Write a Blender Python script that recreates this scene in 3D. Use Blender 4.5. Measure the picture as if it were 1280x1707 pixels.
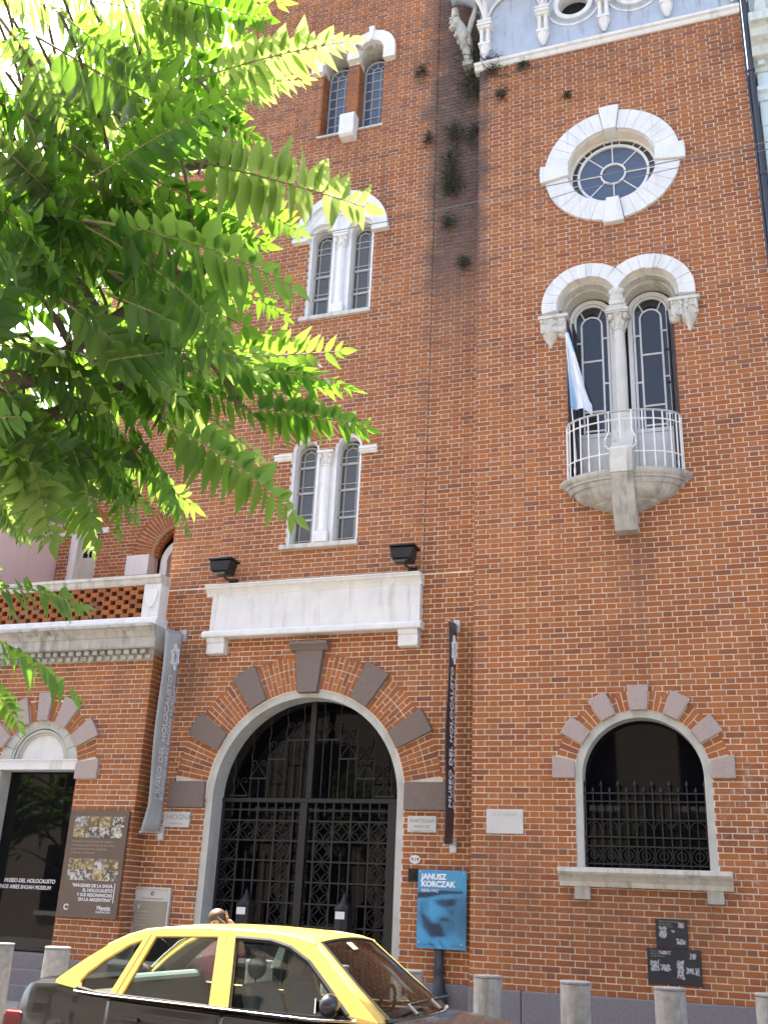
import bpy, bmesh, math, random
from mathutils import Vector, Matrix
R = math.radians
random.seed(7)
S = bpy.context.scene
for o in list(bpy.data.objects):
    bpy.data.objects.remove(o)

# ---------------------------------------------------------------- camera, sky, sun, exposure
cam_d = bpy.data.cameras.new('camera')
cam_d.sensor_fit = 'HORIZONTAL'; cam_d.sensor_width = 36.0; cam_d.lens = 47.767
cam_d.clip_start = 0.05; cam_d.clip_end = 3000
cam = bpy.data.objects.new('camera', cam_d); S.collection.objects.link(cam)
CAM = Vector((0, -13.4, 1.56))
c_r = Vector((0.9434155, 0.32883776, 0.04281276)); c_u = Vector((0.08173037, -0.35569311, 0.93102232)); c_f = Vector((-0.32138349, 0.87484178, 0.36244242))
m = Matrix((c_r, c_u, -c_f)).transposed().to_4x4(); m.translation = CAM
cam.matrix_world = m
S.camera = cam

SUN_EL, SUN_PHI = 60.0, 57.0                      # elevation; degrees from straight behind the facade towards the left
to_sun = Vector((-math.sin(R(SUN_PHI)) * math.cos(R(SUN_EL)), math.cos(R(SUN_PHI)) * math.cos(R(SUN_EL)), math.sin(R(SUN_EL))))
W = bpy.data.worlds.new('World'); S.world = W; W.use_nodes = True
nt = W.node_tree; nt.nodes.clear()
sky = nt.nodes.new('ShaderNodeTexSky'); sky.sky_type = 'NISHITA'; sky.sun_disc = False
sky.sun_elevation = R(SUN_EL); sky.sun_rotation = -R(SUN_PHI); sky.air_density = 0.8; sky.dust_density = 4.0; sky.ozone_density = 1.0
bg = nt.nodes.new('ShaderNodeBackground'); bg.inputs['Strength'].default_value = 0.15
wo = nt.nodes.new('ShaderNodeOutputWorld')
nt.links.new(sky.outputs[0], bg.inputs[0]); nt.links.new(bg.outputs[0], wo.inputs[0])
sd = bpy.data.lights.new('sun', 'SUN'); sd.energy = 5.0; sd.angle = R(0.53); sd.color = (1.0, 0.95, 0.87)
sun = bpy.data.objects.new('sun', sd); S.collection.objects.link(sun); sun.location = (-20, 20, 40)
sun.rotation_euler = to_sun.to_track_quat('Z', 'Y').to_euler()
S.view_settings.view_transform = 'Standard'; S.view_settings.look = 'None'; S.view_settings.gamma = 1.0
S.view_settings.exposure = 2.3
S.render.engine = 'CYCLES'
S.cycles.max_bounces = 8; S.cycles.transparent_max_bounces = 16

# ---------------------------------------------------------------- helpers
COL = S.collection
class MB:
    """collects geometry in world coordinates; build() links it as one mesh object"""
    def __init__(s): s.v = []; s.f = []; s.mi = []
    def add(s, vs, fs, mi=0):
        n = len(s.v); s.v += [tuple(p) for p in vs]; s.f += [tuple(i + n for i in f) for f in fs]; s.mi += [mi] * len(fs); return s
    def box(s, x0, x1, y0, y1, z0, z1, mi=0):
        return s.add([(x0,y0,z0),(x1,y0,z0),(x1,y1,z0),(x0,y1,z0),(x0,y0,z1),(x1,y0,z1),(x1,y1,z1),(x0,y1,z1)],
                     [(0,3,2,1),(4,5,6,7),(0,1,5,4),(1,2,6,5),(2,3,7,6),(3,0,4,7)], mi)
    def prism(s, pts, y0, y1, mi=0):               # polygon in x,z (counter-clockwise seen from -y), extruded along y
        n = len(pts)
        vs = [(x, y0, z) for x, z in pts] + [(x, y1, z) for x, z in pts]
        fs = [tuple(range(n)), tuple(reversed(range(n, 2 * n)))] + [(i, i + n, (i + 1) % n + n, (i + 1) % n) for i in range(n)]
        return s.add(vs, fs, mi)
    def prof(s, pts, x0, x1, mi=0):                # polygon in y,z extruded along x
        n = len(pts)
        vs = [(x0, y, z) for y, z in pts] + [(x1, y, z) for y, z in pts]
        fs = [tuple(range(n)), tuple(reversed(range(n, 2 * n)))] + [(i, i + n, (i + 1) % n + n, (i + 1) % n) for i in range(n)]
        return s.add(vs, fs, mi)
    def sector(s, cx, cz, r0, r1, a0, a1, y0, y1, n=6, mi=0):
        vs = []; fs = []
        for i in range(n + 1):
            a = R(a0 + (a1 - a0) * i / n); c, d = math.cos(a), math.sin(a)
            vs += [(cx + r0*c, y0, cz + r0*d), (cx + r1*c, y0, cz + r1*d), (cx + r1*c, y1, cz + r1*d), (cx + r0*c, y1, cz + r0*d)]
        for i in range(n):
            b = 4 * i; fs += [(b, b+4, b+5, b+1), (b+1, b+5, b+6, b+2), (b+2, b+6, b+7, b+3), (b+3, b+7, b+4, b)]
        if abs(a1 - a0) < 359.9: fs += [(0, 1, 2, 3), (4*n+3, 4*n+2, 4*n+1, 4*n)]
        return s.add(vs, fs, mi)
    def tube(s, path, r, n=6, mi=0, caps=True):
        path = [Vector(p) for p in path]; rs = r if isinstance(r, (list, tuple)) else [r] * len(path)
        vs = []; fs = []; up = Vector((0.12, 0.31, 0.94)).normalized()
        for i, p in enumerate(path):
            t = (path[min(i+1, len(path)-1)] - path[max(i-1, 0)])
            t = t.normalized() if t.length > 1e-9 else Vector((0, 0, 1))
            a = t.cross(up)
            if a.length < 0.1: a = t.cross(Vector((1, 0.1, 0)))
            a.normalize(); b = a.cross(t)
            for k in range(n):
                w = 2 * math.pi * k / n; vs.append(p + (a * math.cos(w) + b * math.sin(w)) * rs[i])
        for i in range(len(path) - 1):
            for k in range(n): fs.append((i*n + k, i*n + (k+1) % n, (i+1)*n + (k+1) % n, (i+1)*n + k))
        if caps: fs += [tuple(reversed(range(n))), tuple(range((len(path)-1)*n, len(path)*n))]
        return s.add(vs, fs, mi)
    def lathe(s, cx, cy, prof, n=16, a0=0, a1=360, sy=1.0, mi=0):   # prof: (radius, z)
        full = abs(a1 - a0) > 359.9; k = n if full else n + 1
        vs = []; fs = []
        for r, z in prof:
            for i in range(k):
                a = R(a0 + (a1 - a0) * i / n); vs.append((cx + r * math.cos(a), cy + r * math.sin(a) * sy, z))
        for j in range(len(prof) - 1):
            for i in range(n):
                i2 = (i + 1) % k; fs.append((j*k + i, j*k + i2, (j+1)*k + i2, (j+1)*k + i))
        fs += [tuple(reversed(range(k))), tuple(range((len(prof)-1)*k, len(prof)*k))]
        return s.add(vs, fs, mi)
    def blob(s, c, rx, ry, rz, n=8, m_=5, jit=0.0, mi=0):
        vs = []; fs = []
        for j in range(m_ + 1):
            t = math.pi * j / m_
            for i in range(n):
                a = 2 * math.pi * i / n; q = 1 + random.uniform(-jit, jit)
                vs.append((c[0] + rx*math.sin(t)*math.cos(a)*q, c[1] + ry*math.sin(t)*math.sin(a)*q, c[2] + rz*math.cos(t)*q))
        for j in range(m_):
            for i in range(n): fs.append((j*n+i, (j+1)*n+i, (j+1)*n+(i+1) % n, j*n+(i+1) % n))
        return s.add(vs, fs, mi)
    def build(s, name, mat, parent=None, smooth=0, bevel=0.0, kind=None, seg=2, fix=False):
        off = wloc(parent)
        me = bpy.data.meshes.new(name)
        me.from_pydata([(p[0]-off.x, p[1]-off.y, p[2]-off.z) for p in s.v], [], s.f); me.update()
        for mm in (mat if isinstance(mat, (list, tuple)) else [mat]): me.materials.append(mm)
        if any(s.mi): me.polygons.foreach_set('material_index', s.mi)
        if fix:
            b = bmesh.new(); b.from_mesh(me); bmesh.ops.recalc_face_normals(b, faces=b.faces); b.to_mesh(me); b.free()
        if smooth:
            me.shade_smooth(); me.set_sharp_from_angle(angle=R(smooth))
        o = bpy.data.objects.new(name, me); COL.objects.link(o); o.parent = parent
        if bevel:
            md = o.modifiers.new('bevel', 'BEVEL'); md.width = bevel; md.segments = seg; md.limit_method = 'ANGLE'; md.angle_limit = R(35)
        if kind: o['kind'] = kind
        return o
def wloc(o):
    v = Vector((0, 0, 0))
    while o is not None: v += o.location; o = o.parent
    return v
def tag(o, label, cat, group=None):
    o['label'] = label; o['category'] = cat
    if group: o['group'] = group
    return o
def thing(name, label, cat, loc=(0, 0, 0), group=None):
    o = bpy.data.objects.new(name, None); COL.objects.link(o); o.location = loc; o.empty_display_size = 0.2
    return tag(o, label, cat, group)
def part(name, parent):                             # an Empty part that groups sub-parts
    o = bpy.data.objects.new(name, None); COL.objects.link(o); o.parent = parent; o.empty_display_size = 0.1; return o
def copy_tree(o, parent=None):
    c = o.copy(); COL.objects.link(c); c.parent = parent
    for ch in list(o.children): copy_tree(ch, c)
    return c
def arc(cx, cz, r, a0, a1, n): return [(cx + r*math.cos(R(a0+(a1-a0)*i/n)), cz + r*math.sin(R(a0+(a1-a0)*i/n))) for i in range(n+1)]
def arch_poly(cx, h, zb, zs, n=16, r=None): return [(cx-h, zb), (cx+h, zb)] + arc(cx, zs, h, 0, 180, n)

# ---------------------------------------------------------------- materials
def nodes(name):
    M = bpy.data.materials.new(name); M.use_nodes = True; t = M.node_tree
    return M, t, t.nodes['Principled BSDF']
def N(t, kind, **kw):
    n = t.nodes.new(kind)
    for k, v in kw.items(): setattr(n, k, v)
    return n
def noise(t, scale, detail=4, rough=0.6, vec=None, sc3=None):
    n = N(t, 'ShaderNodeTexNoise'); n.inputs['Scale'].default_value = scale; n.inputs['Detail'].default_value = detail; n.inputs['Roughness'].default_value = rough
    if vec is None:
        vec = N(t, 'ShaderNodeNewGeometry').outputs['Position']
    if sc3:
        mp = N(t, 'ShaderNodeMapping'); mp.inputs['Scale'].default_value = sc3; t.links.new(vec, mp.inputs[0]); vec = mp.outputs[0]
    t.links.new(vec, n.inputs['Vector']); return n.outputs['Fac']
def ramp(t, fac, stops, interp='LINEAR'):
    n = N(t, 'ShaderNodeValToRGB'); n.color_ramp.interpolation = interp; e = n.color_ramp.elements
    while len(e) < len(stops): e.new(0.5)
    for q, (p, c) in zip(e, stops):
        q.position = p; q.color = (c, c, c, 1) if not isinstance(c, (tuple, list)) else (*c[:3], 1)
    t.links.new(fac, n.inputs[0]); return n.outputs[0]
def mix(t, fac, a, b, mode='MIX'):
    n = N(t, 'ShaderNodeMix', data_type='RGBA', blend_type=mode)
    for sock, val in ((n.inputs[0], fac), (n.inputs[6], a), (n.inputs[7], b)):
        if hasattr(val, 'links'): t.links.new(val, sock)
        elif isinstance(val, (tuple, list)): sock.default_value = (*val[:3], 1)
        else: sock.default_value = val
    return n.outputs[2]
def math_n(t, op, a, b=0.0, clamp=False):
    n = N(t, 'ShaderNodeMath', operation=op, use_clamp=clamp)
    for i, val in enumerate((a, b)):
        if hasattr(val, 'links'): t.links.new(val, n.inputs[i])
        else: n.inputs[i].default_value = val
    return n.outputs[0]
def bump(t, bsdf, h, strength=0.3, dist=0.01):
    b = N(t, 'ShaderNodeBump'); b.inputs['Strength'].default_value = strength; b.inputs['Distance'].default_value = dist
    t.links.new(h, b.inputs['Height']); t.links.new(b.outputs[0], bsdf.inputs['Normal'])
def sstep(t, val, lo, hi):
    n = N(t, 'ShaderNodeMapRange', interpolation_type='SMOOTHSTEP'); n.inputs[1].default_value = lo; n.inputs[2].default_value = hi
    t.links.new(val, n.inputs[0]); return n.outputs[0]
def plain(name, col, rough=0.6, var=0.15, scale=6.0, bmp=0.15, bscale=80.0, metal=0.0, spec=0.5, dirt=None, dirt_amt=0.5, coat=0.0, dirt_lo=0.5):
    M, t, b = nodes(name)
    n1 = noise(t, scale, 5)
    c = ramp(t, n1, [(0.25, tuple(x*(1-var) for x in col)), (0.75, tuple(min(1, x*(1+var*0.6)) for x in col))])
    if dirt:
        d = noise(t, 1.0, 6, 0.65, sc3=(9, 9, 0.9)); d2 = noise(t, 1.3, 3)
        dm = math_n(t, 'MULTIPLY', ramp(t, d, [(dirt_lo, 0.0), (dirt_lo + 0.22, 1.0)]), ramp(t, d2, [(0.35, 0.15), (0.65, 1.0)]))
        c = mix(t, math_n(t, 'MULTIPLY', dm, dirt_amt), c, dirt)
    t.links.new(c, b.inputs['Base Color'])
    b.inputs['Roughness'].default_value = rough; b.inputs['Metallic'].default_value = metal; b.inputs['Specular IOR Level'].default_value = spec
    b.inputs['Coat Weight'].default_value = coat
    if bmp: bump(t, b, noise(t, bscale, 4), bmp, 0.004)
    return M
def brick_mat(name, per_object, flip=False):
    M, t, b = nodes(name)
    if per_object: rnd = N(t, 'ShaderNodeObjectInfo').outputs['Random']
    else: rnd = N(t, 'ShaderNodeNewGeometry').outputs['Random Per Island']
    base = ramp(t, rnd, [(0.0, (0.245, 0.098, 0.056)), (0.06, (0.300, 0.110, 0.049)), (0.2, (0.345, 0.120, 0.045)), (0.5, (0.380, 0.134, 0.046)), (0.8, (0.415, 0.150, 0.049)), (0.96, (0.405, 0.158, 0.062)), (1.0, (0.32, 0.136, 0.072))])
    pos = N(t, 'ShaderNodeNewGeometry').outputs['Position']
    fine = noise(t, 55, 5, 0.7, pos)
    c = mix(t, 0.55, base, ramp(t, fine, [(0.3, 0.62), (0.7, 1.25)]), 'MULTIPLY')
    big = noise(t, 0.55, 4, 0.6, pos)
    c = mix(t, 0.6, c, ramp(t, big, [(0.3, (0.72, 0.70, 0.70)), (0.6, (1.0, 1.0, 1.0)), (0.8, (1.10, 1.06, 1.0))]), 'MULTIPLY')
    pat = noise(t, 1.6, 5, 0.7, pos)
    c = mix(t, 0.55, c, ramp(t, pat, [(0.30, (0.70, 0.66, 0.66)), (0.48, (1.0, 1.0, 1.0)), (0.72, (1.12, 1.08, 1.0))]), 'MULTIPLY')
    c = grime(t, c, pos)
    t.links.new(c, b.inputs['Base Color']); b.inputs['Roughness'].default_value = 0.85; b.inputs['Specular IOR Level'].default_value = 0.25
    bump(t, b, noise(t, 140, 4, 0.7, pos), 0.35, 0.004)
    return M
def grime(t, c, pos):
    """soot and lichen stains with shapes of their own: the wet corner under the gallery, the runs under balcony and sill"""
    sp = N(t, 'ShaderNodeSeparateXYZ'); t.links.new(pos, sp.inputs[0]); X, Y, Z = sp.outputs
    n = noise(t, 1.4, 6, 0.7, pos); n2 = noise(t, 6.0, 5, 0.7, pos)
    jx = math_n(t, 'ADD', X, math_n(t, 'MULTIPLY', math_n(t, 'SUBTRACT', n, 0.5), 1.1))
    def band(v, a, b_, c_, d): return math_n(t, 'MULTIPLY', sstep(t, v, a, b_), sstep(t, v, d, c_))
    corner = math_n(t, 'MULTIPLY', band(jx, -4.80, -4.20, -3.6, -3.2), sstep(t, math_n(t, 'ADD', Z, math_n(t, 'MULTIPLY', n, 3.0)), 10.4, 14.2))
    corner = math_n(t, 'MULTIPLY', corner, sstep(t, n2, 0.2, 0.5))
    c = mix(t, math_n(t, 'MULTIPLY', corner, 0.88), c, (0.100, 0.076, 0.068))
    top = math_n(t, 'MULTIPLY', sstep(t, math_n(t, 'ADD', Z, math_n(t, 'MULTIPLY', n, 2.2)), 14.9, 16.6), sstep(t, n2, 0.4, 0.65))
    c = mix(t, math_n(t, 'MULTIPLY', top, 0.45), c, (0.13, 0.10, 0.09))
    for x0, w, z0, z1, amt in ((-1.36, 0.42, 3.9, 6.7, 0.32), (-1.35, 0.3, 10.8, 11.8, 0.35), (-1.35, 1.35, 0.9, 1.95, 0.35), (-6.05, 0.5, 13.4, 15.0, 0.15), (-3.0, 0.7, 0.9, 2.5, 0.4), (-8.0, 0.35, 4.0, 5.3, 0.45)):
        mk = math_n(t, 'MULTIPLY', band(jx, x0-w, x0-w*0.4, x0+w*0.4, x0+w), band(Z, z0, z0+(z1-z0)*0.5, z1-0.05, z1))
        mk = math_n(t, 'MULTIPLY', mk, sstep(t, n2, 0.3, 0.65))
        c = mix(t, math_n(t, 'MULTIPLY', mk, amt), c, (0.12, 0.075, 0.055))
    run = noise(t, 1.0, 5, 0.65, pos, (4.5, 4.5, 0.28))
    c = mix(t, math_n(t, 'MULTIPLY', sstep(t, run, 0.54, 0.74), 0.34), c, (0.15, 0.085, 0.06))
    smear = math_n(t, 'MULTIPLY', math_n(t, 'MULTIPLY', sstep(t, jx, -0.75, -0.30), band(Z, 1.3, 2.0, 3.2, 3.6)), sstep(t, noise(t, 7.0, 5, 0.75, pos), 0.52, 0.66))
    c = mix(t, math_n(t, 'MULTIPLY', smear, 0.55), c, (0.52, 0.42, 0.34))
    return c
M_brick = brick_mat('brick', False); M_brick1 = brick_mat('brick_single', True)
def mortar_mat():
    M, t, b = nodes('mortar')
    pos = N(t, 'ShaderNodeNewGeometry').outputs['Position']
    c = ramp(t, noise(t, 3.0, 6, 0.7, pos), [(0.3, (0.64, 0.56, 0.44)), (0.7, (0.88, 0.80, 0.67))])
    c = grime(t, c, pos)
    t.links.new(c, b.inputs['Base Color']); b.inputs['Roughness'].default_value = 0.95
    bump(t, b, noise(t, 120, 4), 0.3, 0.003); return M
M_mortar = mortar_mat()
M_white = plain('white_stucco', (0.74, 0.73, 0.69), 0.75, 0.10, 4, 0.12, 60, dirt=(0.22, 0.20, 0.17), dirt_amt=0.55, dirt_lo=0.52)
M_paint = plain('white_paint', (0.78, 0.77, 0.73), 0.5, 0.08, 8, 0.05, 60, dirt=(0.30, 0.28, 0.25), dirt_amt=0.35)
M_stone = plain('pale_stone', (0.62, 0.60, 0.53), 0.8, 0.14, 5, 0.2, 60, dirt=(0.13, 0.12, 0.10), dirt_amt=0.75, dirt_lo=0.47)
M_greystone = plain('grey_stone', (0.47, 0.455, 0.40), 0.85, 0.2, 6, 0.25, 60, dirt=(0.10, 0.09, 0.08), dirt_amt=0.8, dirt_lo=0.45)
M_granite = plain('brown_granite', (0.40, 0.32, 0.285), 0.8, 0.22, 40, 0.25, 120)
M_granite2 = plain('dark_granite', (0.19, 0.145, 0.122), 0.8, 0.24, 40, 0.25, 120)
M_plinth = plain('plinth_stone', (0.20, 0.185, 0.19), 0.8, 0.2, 30, 0.25, 90)
M_jamb = plain('jamb_stone', (0.50, 0.50, 0.45), 0.8, 0.15, 5, 0.2, 60, dirt=(0.25, 0.22, 0.17), dirt_amt=0.6)
M_bluestucco = plain('blue_grey_stucco', (0.44, 0.49, 0.56), 0.85, 0.14, 3, 0.2, 40, dirt=(0.08, 0.08, 0.09), dirt_amt=0.8, dirt_lo=0.53)
M_iron = plain('black_iron', (0.0075, 0.0075, 0.009), 0.5, 0.3, 12, 0.1, 80)
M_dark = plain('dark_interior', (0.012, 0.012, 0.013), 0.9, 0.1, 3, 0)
M_lamp = plain('black_metal', (0.009, 0.009, 0.010), 0.5, 0.2, 20, 0.1)
def glass_mat(name, col, rough, spec=0.5, wob=0.05):
    M, t, b = nodes(name); b.inputs['Base Color'].default_value = (*col, 1); b.inputs['Roughness'].default_value = rough
    b.inputs['Specular IOR Level'].default_value = spec; bump(t, b, noise(t, 3.5, 2), wob, 0.01); return M
M_glass = glass_mat('window_glass', (0.055, 0.055, 0.05), 0.06)
M_glassb = glass_mat('upper_window_glass', (0.085, 0.11, 0.155), 0.10)
M_glassg = glass_mat('leaded_glass', (0.095, 0.088, 0.075), 0.08, 0.5, 0.12)
M_glassk = glass_mat('black_glass', (0.006, 0.006, 0.007), 0.02, 0.24, 0.02)
M_glassd = glass_mat('balcony_glass', (0.040, 0.043, 0.046), 0.06, 0.5, 0.1)
M_glassgate = glass_mat('passage_glass', (0.004, 0.004, 0.005), 0.03, 0.16, 0.02)
M_asphalt = plain('asphalt', (0.055, 0.055, 0.057), 0.85, 0.3, 40, 0.4, 150)
M_pave = plain('pavement_tiles', (0.26, 0.25, 0.24), 0.8, 0.2, 12, 0.2, 90)
M_kerb = plain('kerb_stone', (0.33, 0.32, 0.31), 0.8, 0.2, 20, 0.2, 90)
M_ink = plain('white_lettering', (0.8, 0.8, 0.8), 0.5, 0.02, 5, 0)
M_paper = plain('paper', (0.72, 0.72, 0.70), 0.8, 0.08, 10, 0)
def text(body, size, loc, rot, mat, parent, align='LEFT', ex=0.0008, name='lettering', sx=1.0, shear=0.0, bold=0.0):
    cu = bpy.data.curves.new(name, 'FONT'); cu.body = body; cu.size = size; cu.align_x = align; cu.extrude = ex; cu.resolution_u = 3; cu.shear = shear; cu.offset = bold
    tmp = bpy.data.objects.new('tmp', cu); COL.objects.link(tmp)
    dg = bpy.context.evaluated_depsgraph_get(); me = bpy.data.meshes.new_from_object(tmp.evaluated_get(dg)); bpy.data.objects.remove(tmp)
    me.name = name
    if sx != 1.0: me.transform(Matrix.Diagonal((sx, 1, 1, 1)))
    me.materials.clear(); me.materials.append(mat)
    o = bpy.data.objects.new(name, me); COL.objects.link(o); o.parent = parent
    o.location = Vector(loc) - wloc(parent); o.rotation_euler = rot; return o
FRONT = (R(90), 0, 0)
# ---------------------------------------------------------------- the ground
def struct(name, mb, mat, **k):
    o = mb.build(name, mat, None, **k); o['kind'] = 'structure'; return o
PV = 0.13
struct('ground', MB().box(-600, 600, -600, 600, -0.6, -0.05), plain('earth', (0.16, 0.15, 0.14), 0.9, 0.2, 0.4, 0))
struct('road', MB().box(-300, 300, -10.9, -3.75, -0.5, 0.0), M_asphalt)
struct('far_pavement', MB().box(-300, 300, -3.6, 8.0, -0.5, PV), M_pave)
struct('near_pavement', MB().box(-300, 300, -17.0, -11.05, -0.5, PV), M_pave)
k1 = MB(); k2 = MB()
for i in range(-30, 24):
    k1.box(i*0.9, i*0.9 + 0.892, -3.75, -3.602, -0.4, PV + 0.004); k2.box(i*0.9, i*0.9 + 0.892, -11.048, -10.9, -0.4, PV + 0.004)
struct('far_kerb', k1, M_kerb, bevel=0.012); struct('near_kerb', k2, M_kerb, bevel=0.012)
pf = bpy.data.objects['far_pavement']
tl = MB().box(-0.2, 0.195, -0.2, 0.195, 0, 0.004).build('paving_tile', M_pave, pf)
tl.location = (-9.6, -0.55, PV)
for ix in range(12):
    for iy in range(3):
        if ix or iy:
            c = tl.copy(); COL.objects.link(c); c.location = (-9.6 + 0.4*ix, -0.55 - 0.4*iy, PV)

# ---------------------------------------------------------------- the brick building
BLD = thing('brick_building', 'tall red brick building with white trimmed arched windows and a wide iron gate', 'building', (-4.0, 0.0, PV))
JT, CH, ST, HD = 0.0145, 0.0752, 0.2235, 0.106
PER = ST + HD + 2*JT
def rect_x(x0, x1, z0, z1): return lambda a, b: [(x0, x1)] if z0 <= (a+b)/2 <= z1 else []
def disc_x(cx, cz, r, zmin=-1e9):
    def f(a, b):
        if (a+b)/2 < zmin: return []
        d = max(abs(a-cz), abs(b-cz)) if not (a < cz < b) else max(cz-a, b-cz)
        return [(cx - math.sqrt(r*r-d*d), cx + math.sqrt(r*r-d*d))] if d < r else []
    return f
def courses(u0, u1, v0, v1, excl, flip=0):
    n = int((v1 - v0) / CH)
    for i in range(n):
        a = v0 + i*CH; b = a + CH - JT
        cells = []
        u = u0
        if (i + flip) % 2 == 0: seq = ['S', 'H']
        else:
            cells.append((u, u + ST/2 - HD/2 - JT)); u += ST/2 - HD/2; seq = ['H', 'S']
        k = 0
        while u < u1:
            w = ST if seq[k % 2] == 'S' else HD
            cells.append((u, min(u + w, u1))); u += w + JT; k += 1
        cuts = []
        for e in excl: cuts += e(a, b)
        for c0, c1 in cells:
            segs = [(c0, c1)]
            for x0, x1 in cuts:
                ns = []
                for s0, s1 in segs:
                    if x1 <= s0 or x0 >= s1: ns.append((s0, s1)); continue
                    if x0 > s0: ns.append((s0, x0))
                    if x1 < s1: ns.append((x1, s1))
                segs = ns
            for s0, s1 in segs:
                if s1 - s0 > 0.018: yield s0, s1, a, b, (s0 == c0 and s1 == c1)
def brick_block(mb, mp, a, b, c, d):
    j = random.uniform(-0.002, 0.002); e = 0.003; q = lambda: random.uniform(-0.0012, 0.0012)
    a += q(); b += q(); c += q(); d += q()
    vs = [mp(a, c, j-e), mp(b, c, j-e), mp(b, d, j-e), mp(a, d, j-e), mp(a+e, c+e, j), mp(b-e, c+e, j), mp(b-e, d-e, j), mp(a+e, d-e, j),
          mp(a, c, -0.02), mp(b, c, -0.02), mp(b, d, -0.02), mp(a, d, -0.02)]
    mb.add(vs, [(4,5,6,7), (0,1,5,4), (1,2,6,5), (2,3,7,6), (3,0,4,7), (8,9,1,0), (9,10,2,1), (10,11,3,2), (11,8,0,3)])
def front(Y): return lambda u, v, d: (u, Y - d, v)
def backing(name, Y, outer, holes, mat=None, thick=0.28):
    b = bmesh.new()
    for loop in [outer] + holes:
        vs = [b.verts.new((x, Y + 0.0105, z)) for x, z in loop]
        for i in range(len(vs)): b.edges.new((vs[i], vs[(i+1) % len(vs)]))
    bmesh.ops.triangle_fill(b, use_beauty=True, use_dissolve=False, edges=b.edges[:])
    for f in b.faces:
        if f.normal.y > 0: f.normal_flip()
    off = wloc(BLD)
    bmesh.ops.translate(b, verts=b.verts, vec=-off)
    me = bpy.data.meshes.new(name); b.to_mesh(me); b.free(); me.materials.append(mat or M_mortar)
    o = bpy.data.objects.new(name, me); COL.objects.link(o); o.parent = BLD
    md = o.modifiers.new('solid', 'SOLIDIFY'); md.thickness = thick; md.offset = -1
    return o
def rectp(x0, x1, z0, z1): return [(x0, z0), (x1, z0), (x1, z1), (x0, z1)]
ALL = MB()                                           # every brick past the 300 that show largest
# right bay, plane y = 0
RX0, RX1, RC = -3.52, 0.81, -1.355
TL, TR = RC - 0.44, RC + 0.44                        # the two arch centres of the balcony window
twin = [(-2.14, 7.2), (-0.56, 7.2), (-0.56, 10.02), (-0.46, 10.02)] + arc(TR, 10.21, 0.455, 0, 165, 12) + arc(TL, 10.21, 0.455, 15, 180, 12) + [(-2.25, 10.02), (-2.14, 10.02)]
RWX, RWZ = -1.325, 3.23
MY, MC = 0.30, -6.07
wall_r = backing('wall', 0.0, rectp(RX0, RX1, 0.70, 15.35), [arc(-1.345, 12.72, 0.69, 0, 348.75, 31), twin, arch_poly(RWX, 0.84, 2.14, RWZ, 24)])
right_ex = [disc_x(-1.345, 12.72, 1.05), disc_x(TL, 10.21, 0.685, 10.1), disc_x(TR, 10.21, 0.685, 10.1), rect_x(-2.45, -0.26, 10.0, 10.21), rect_x(-2.14, -0.56, 7.2, 10.02),
            disc_x(RWX, RWZ, 1.095, RWZ), rect_x(RWX-0.84, RWX+0.84, 2.1, RWZ)]
rb = list(courses(RX0, RX1, 0.70, 15.33, right_ex))
full = sorted([r for r in rb if r[4] and r[1]-r[0] > 0.2 and -3.5 < r[0] and r[1] < -0.12 and r[2] < 9], key=lambda r: (Vector(((r[0]+r[1])/2, 0, r[2])) - CAM).length)[:300]
fs = set((r[0], r[2]) for r in full)
for r in rb:
    if (r[0], r[2]) not in fs: brick_block(ALL, front(0.0), *r[:4])
one = MB(); brick_block(one, lambda u, v, d: (u, -d, v), -ST/2, ST/2, -(CH-JT)/2, (CH-JT)/2)
b0 = None; wl = wloc(wall_r)
for r in full:
    if b0 is None:
        me = bpy.data.meshes.new('brick'); me.from_pydata(one.v, [], one.f); me.materials.append(M_brick1); b0 = bpy.data.objects.new('brick', me); o = b0
    else: o = b0.copy()
    COL.objects.link(o); o.parent = wall_r
    o.location = Vector(((r[0]+r[1])/2, random.uniform(-0.002, 0.002), (r[2]+r[3])/2)) - wl
    o.rotation_euler = (random.uniform(-0.01, 0.01), random.uniform(-0.004, 0.004), random.uniform(-0.006, 0.006))
# middle tower, plane y = 0.30 (side strips above the sign panel set back 35 mm)
W3c = (-6.425, -5.692)
w1 = [arch_poly(x, 0.258, 14.87, 16.62) for x in (-6.41, -5.684)]
def pair_poly(zb, zs, h=0.238): return [(W3c[0]-h, zb), (W3c[1]+h, zb)] + arc(W3c[1], zs, h, 0, 180, 12) + arc(W3c[0], zs, h, 0, 180, 12)
GC, GZ, GR = -6.08, 2.98, 1.53
lowpoly = [(-8.72, 0.70), (GC-GR, 0.70)] + list(reversed(arc(GC, GZ, GR, 0, 180, 36))) + [(GC+GR, 0.70), (-3.5, 0.70), (-3.5, 6.2), (-8.72, 6.2)]
backing('wall', MY, lowpoly, [])
backing('wall', MY, rectp(-7.80, -4.40, 6.2, 19.4), w1 + [pair_poly(10.95, 12.61), pair_poly(6.80, 8.42)])
backing('wall', MY + 0.035, rectp(-4.40, -3.5, 6.2, 19.4), []); backing('wall', MY + 0.035, rectp(-8.72, -7.80, 6.2, 19.4), [])
mid_ex = [disc_x(GC, GZ, 2.075, GZ), rect_x(GC-GR, GC+GR, 0, GZ)]
for x in (-6.41, -5.684): mid_ex += [disc_x(x, 16.62, 0.46, 16.62), rect_x(x-0.245, x+0.245, 14.87, 16.62)]
mid_ex += [rect_x(-6.87, -5.22, 16.38, 16.62)]
mid_ex += [disc_x(MC, 12.55, 0.87, 12.5), rect_x(-6.663, -5.454, 10.93, 12.6), rect_x(-6.663, -5.454, 6.79, 8.42)]
for x in W3c: mid_ex += [disc_x(x, 8.42, 0.49, 8.40)]
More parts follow.
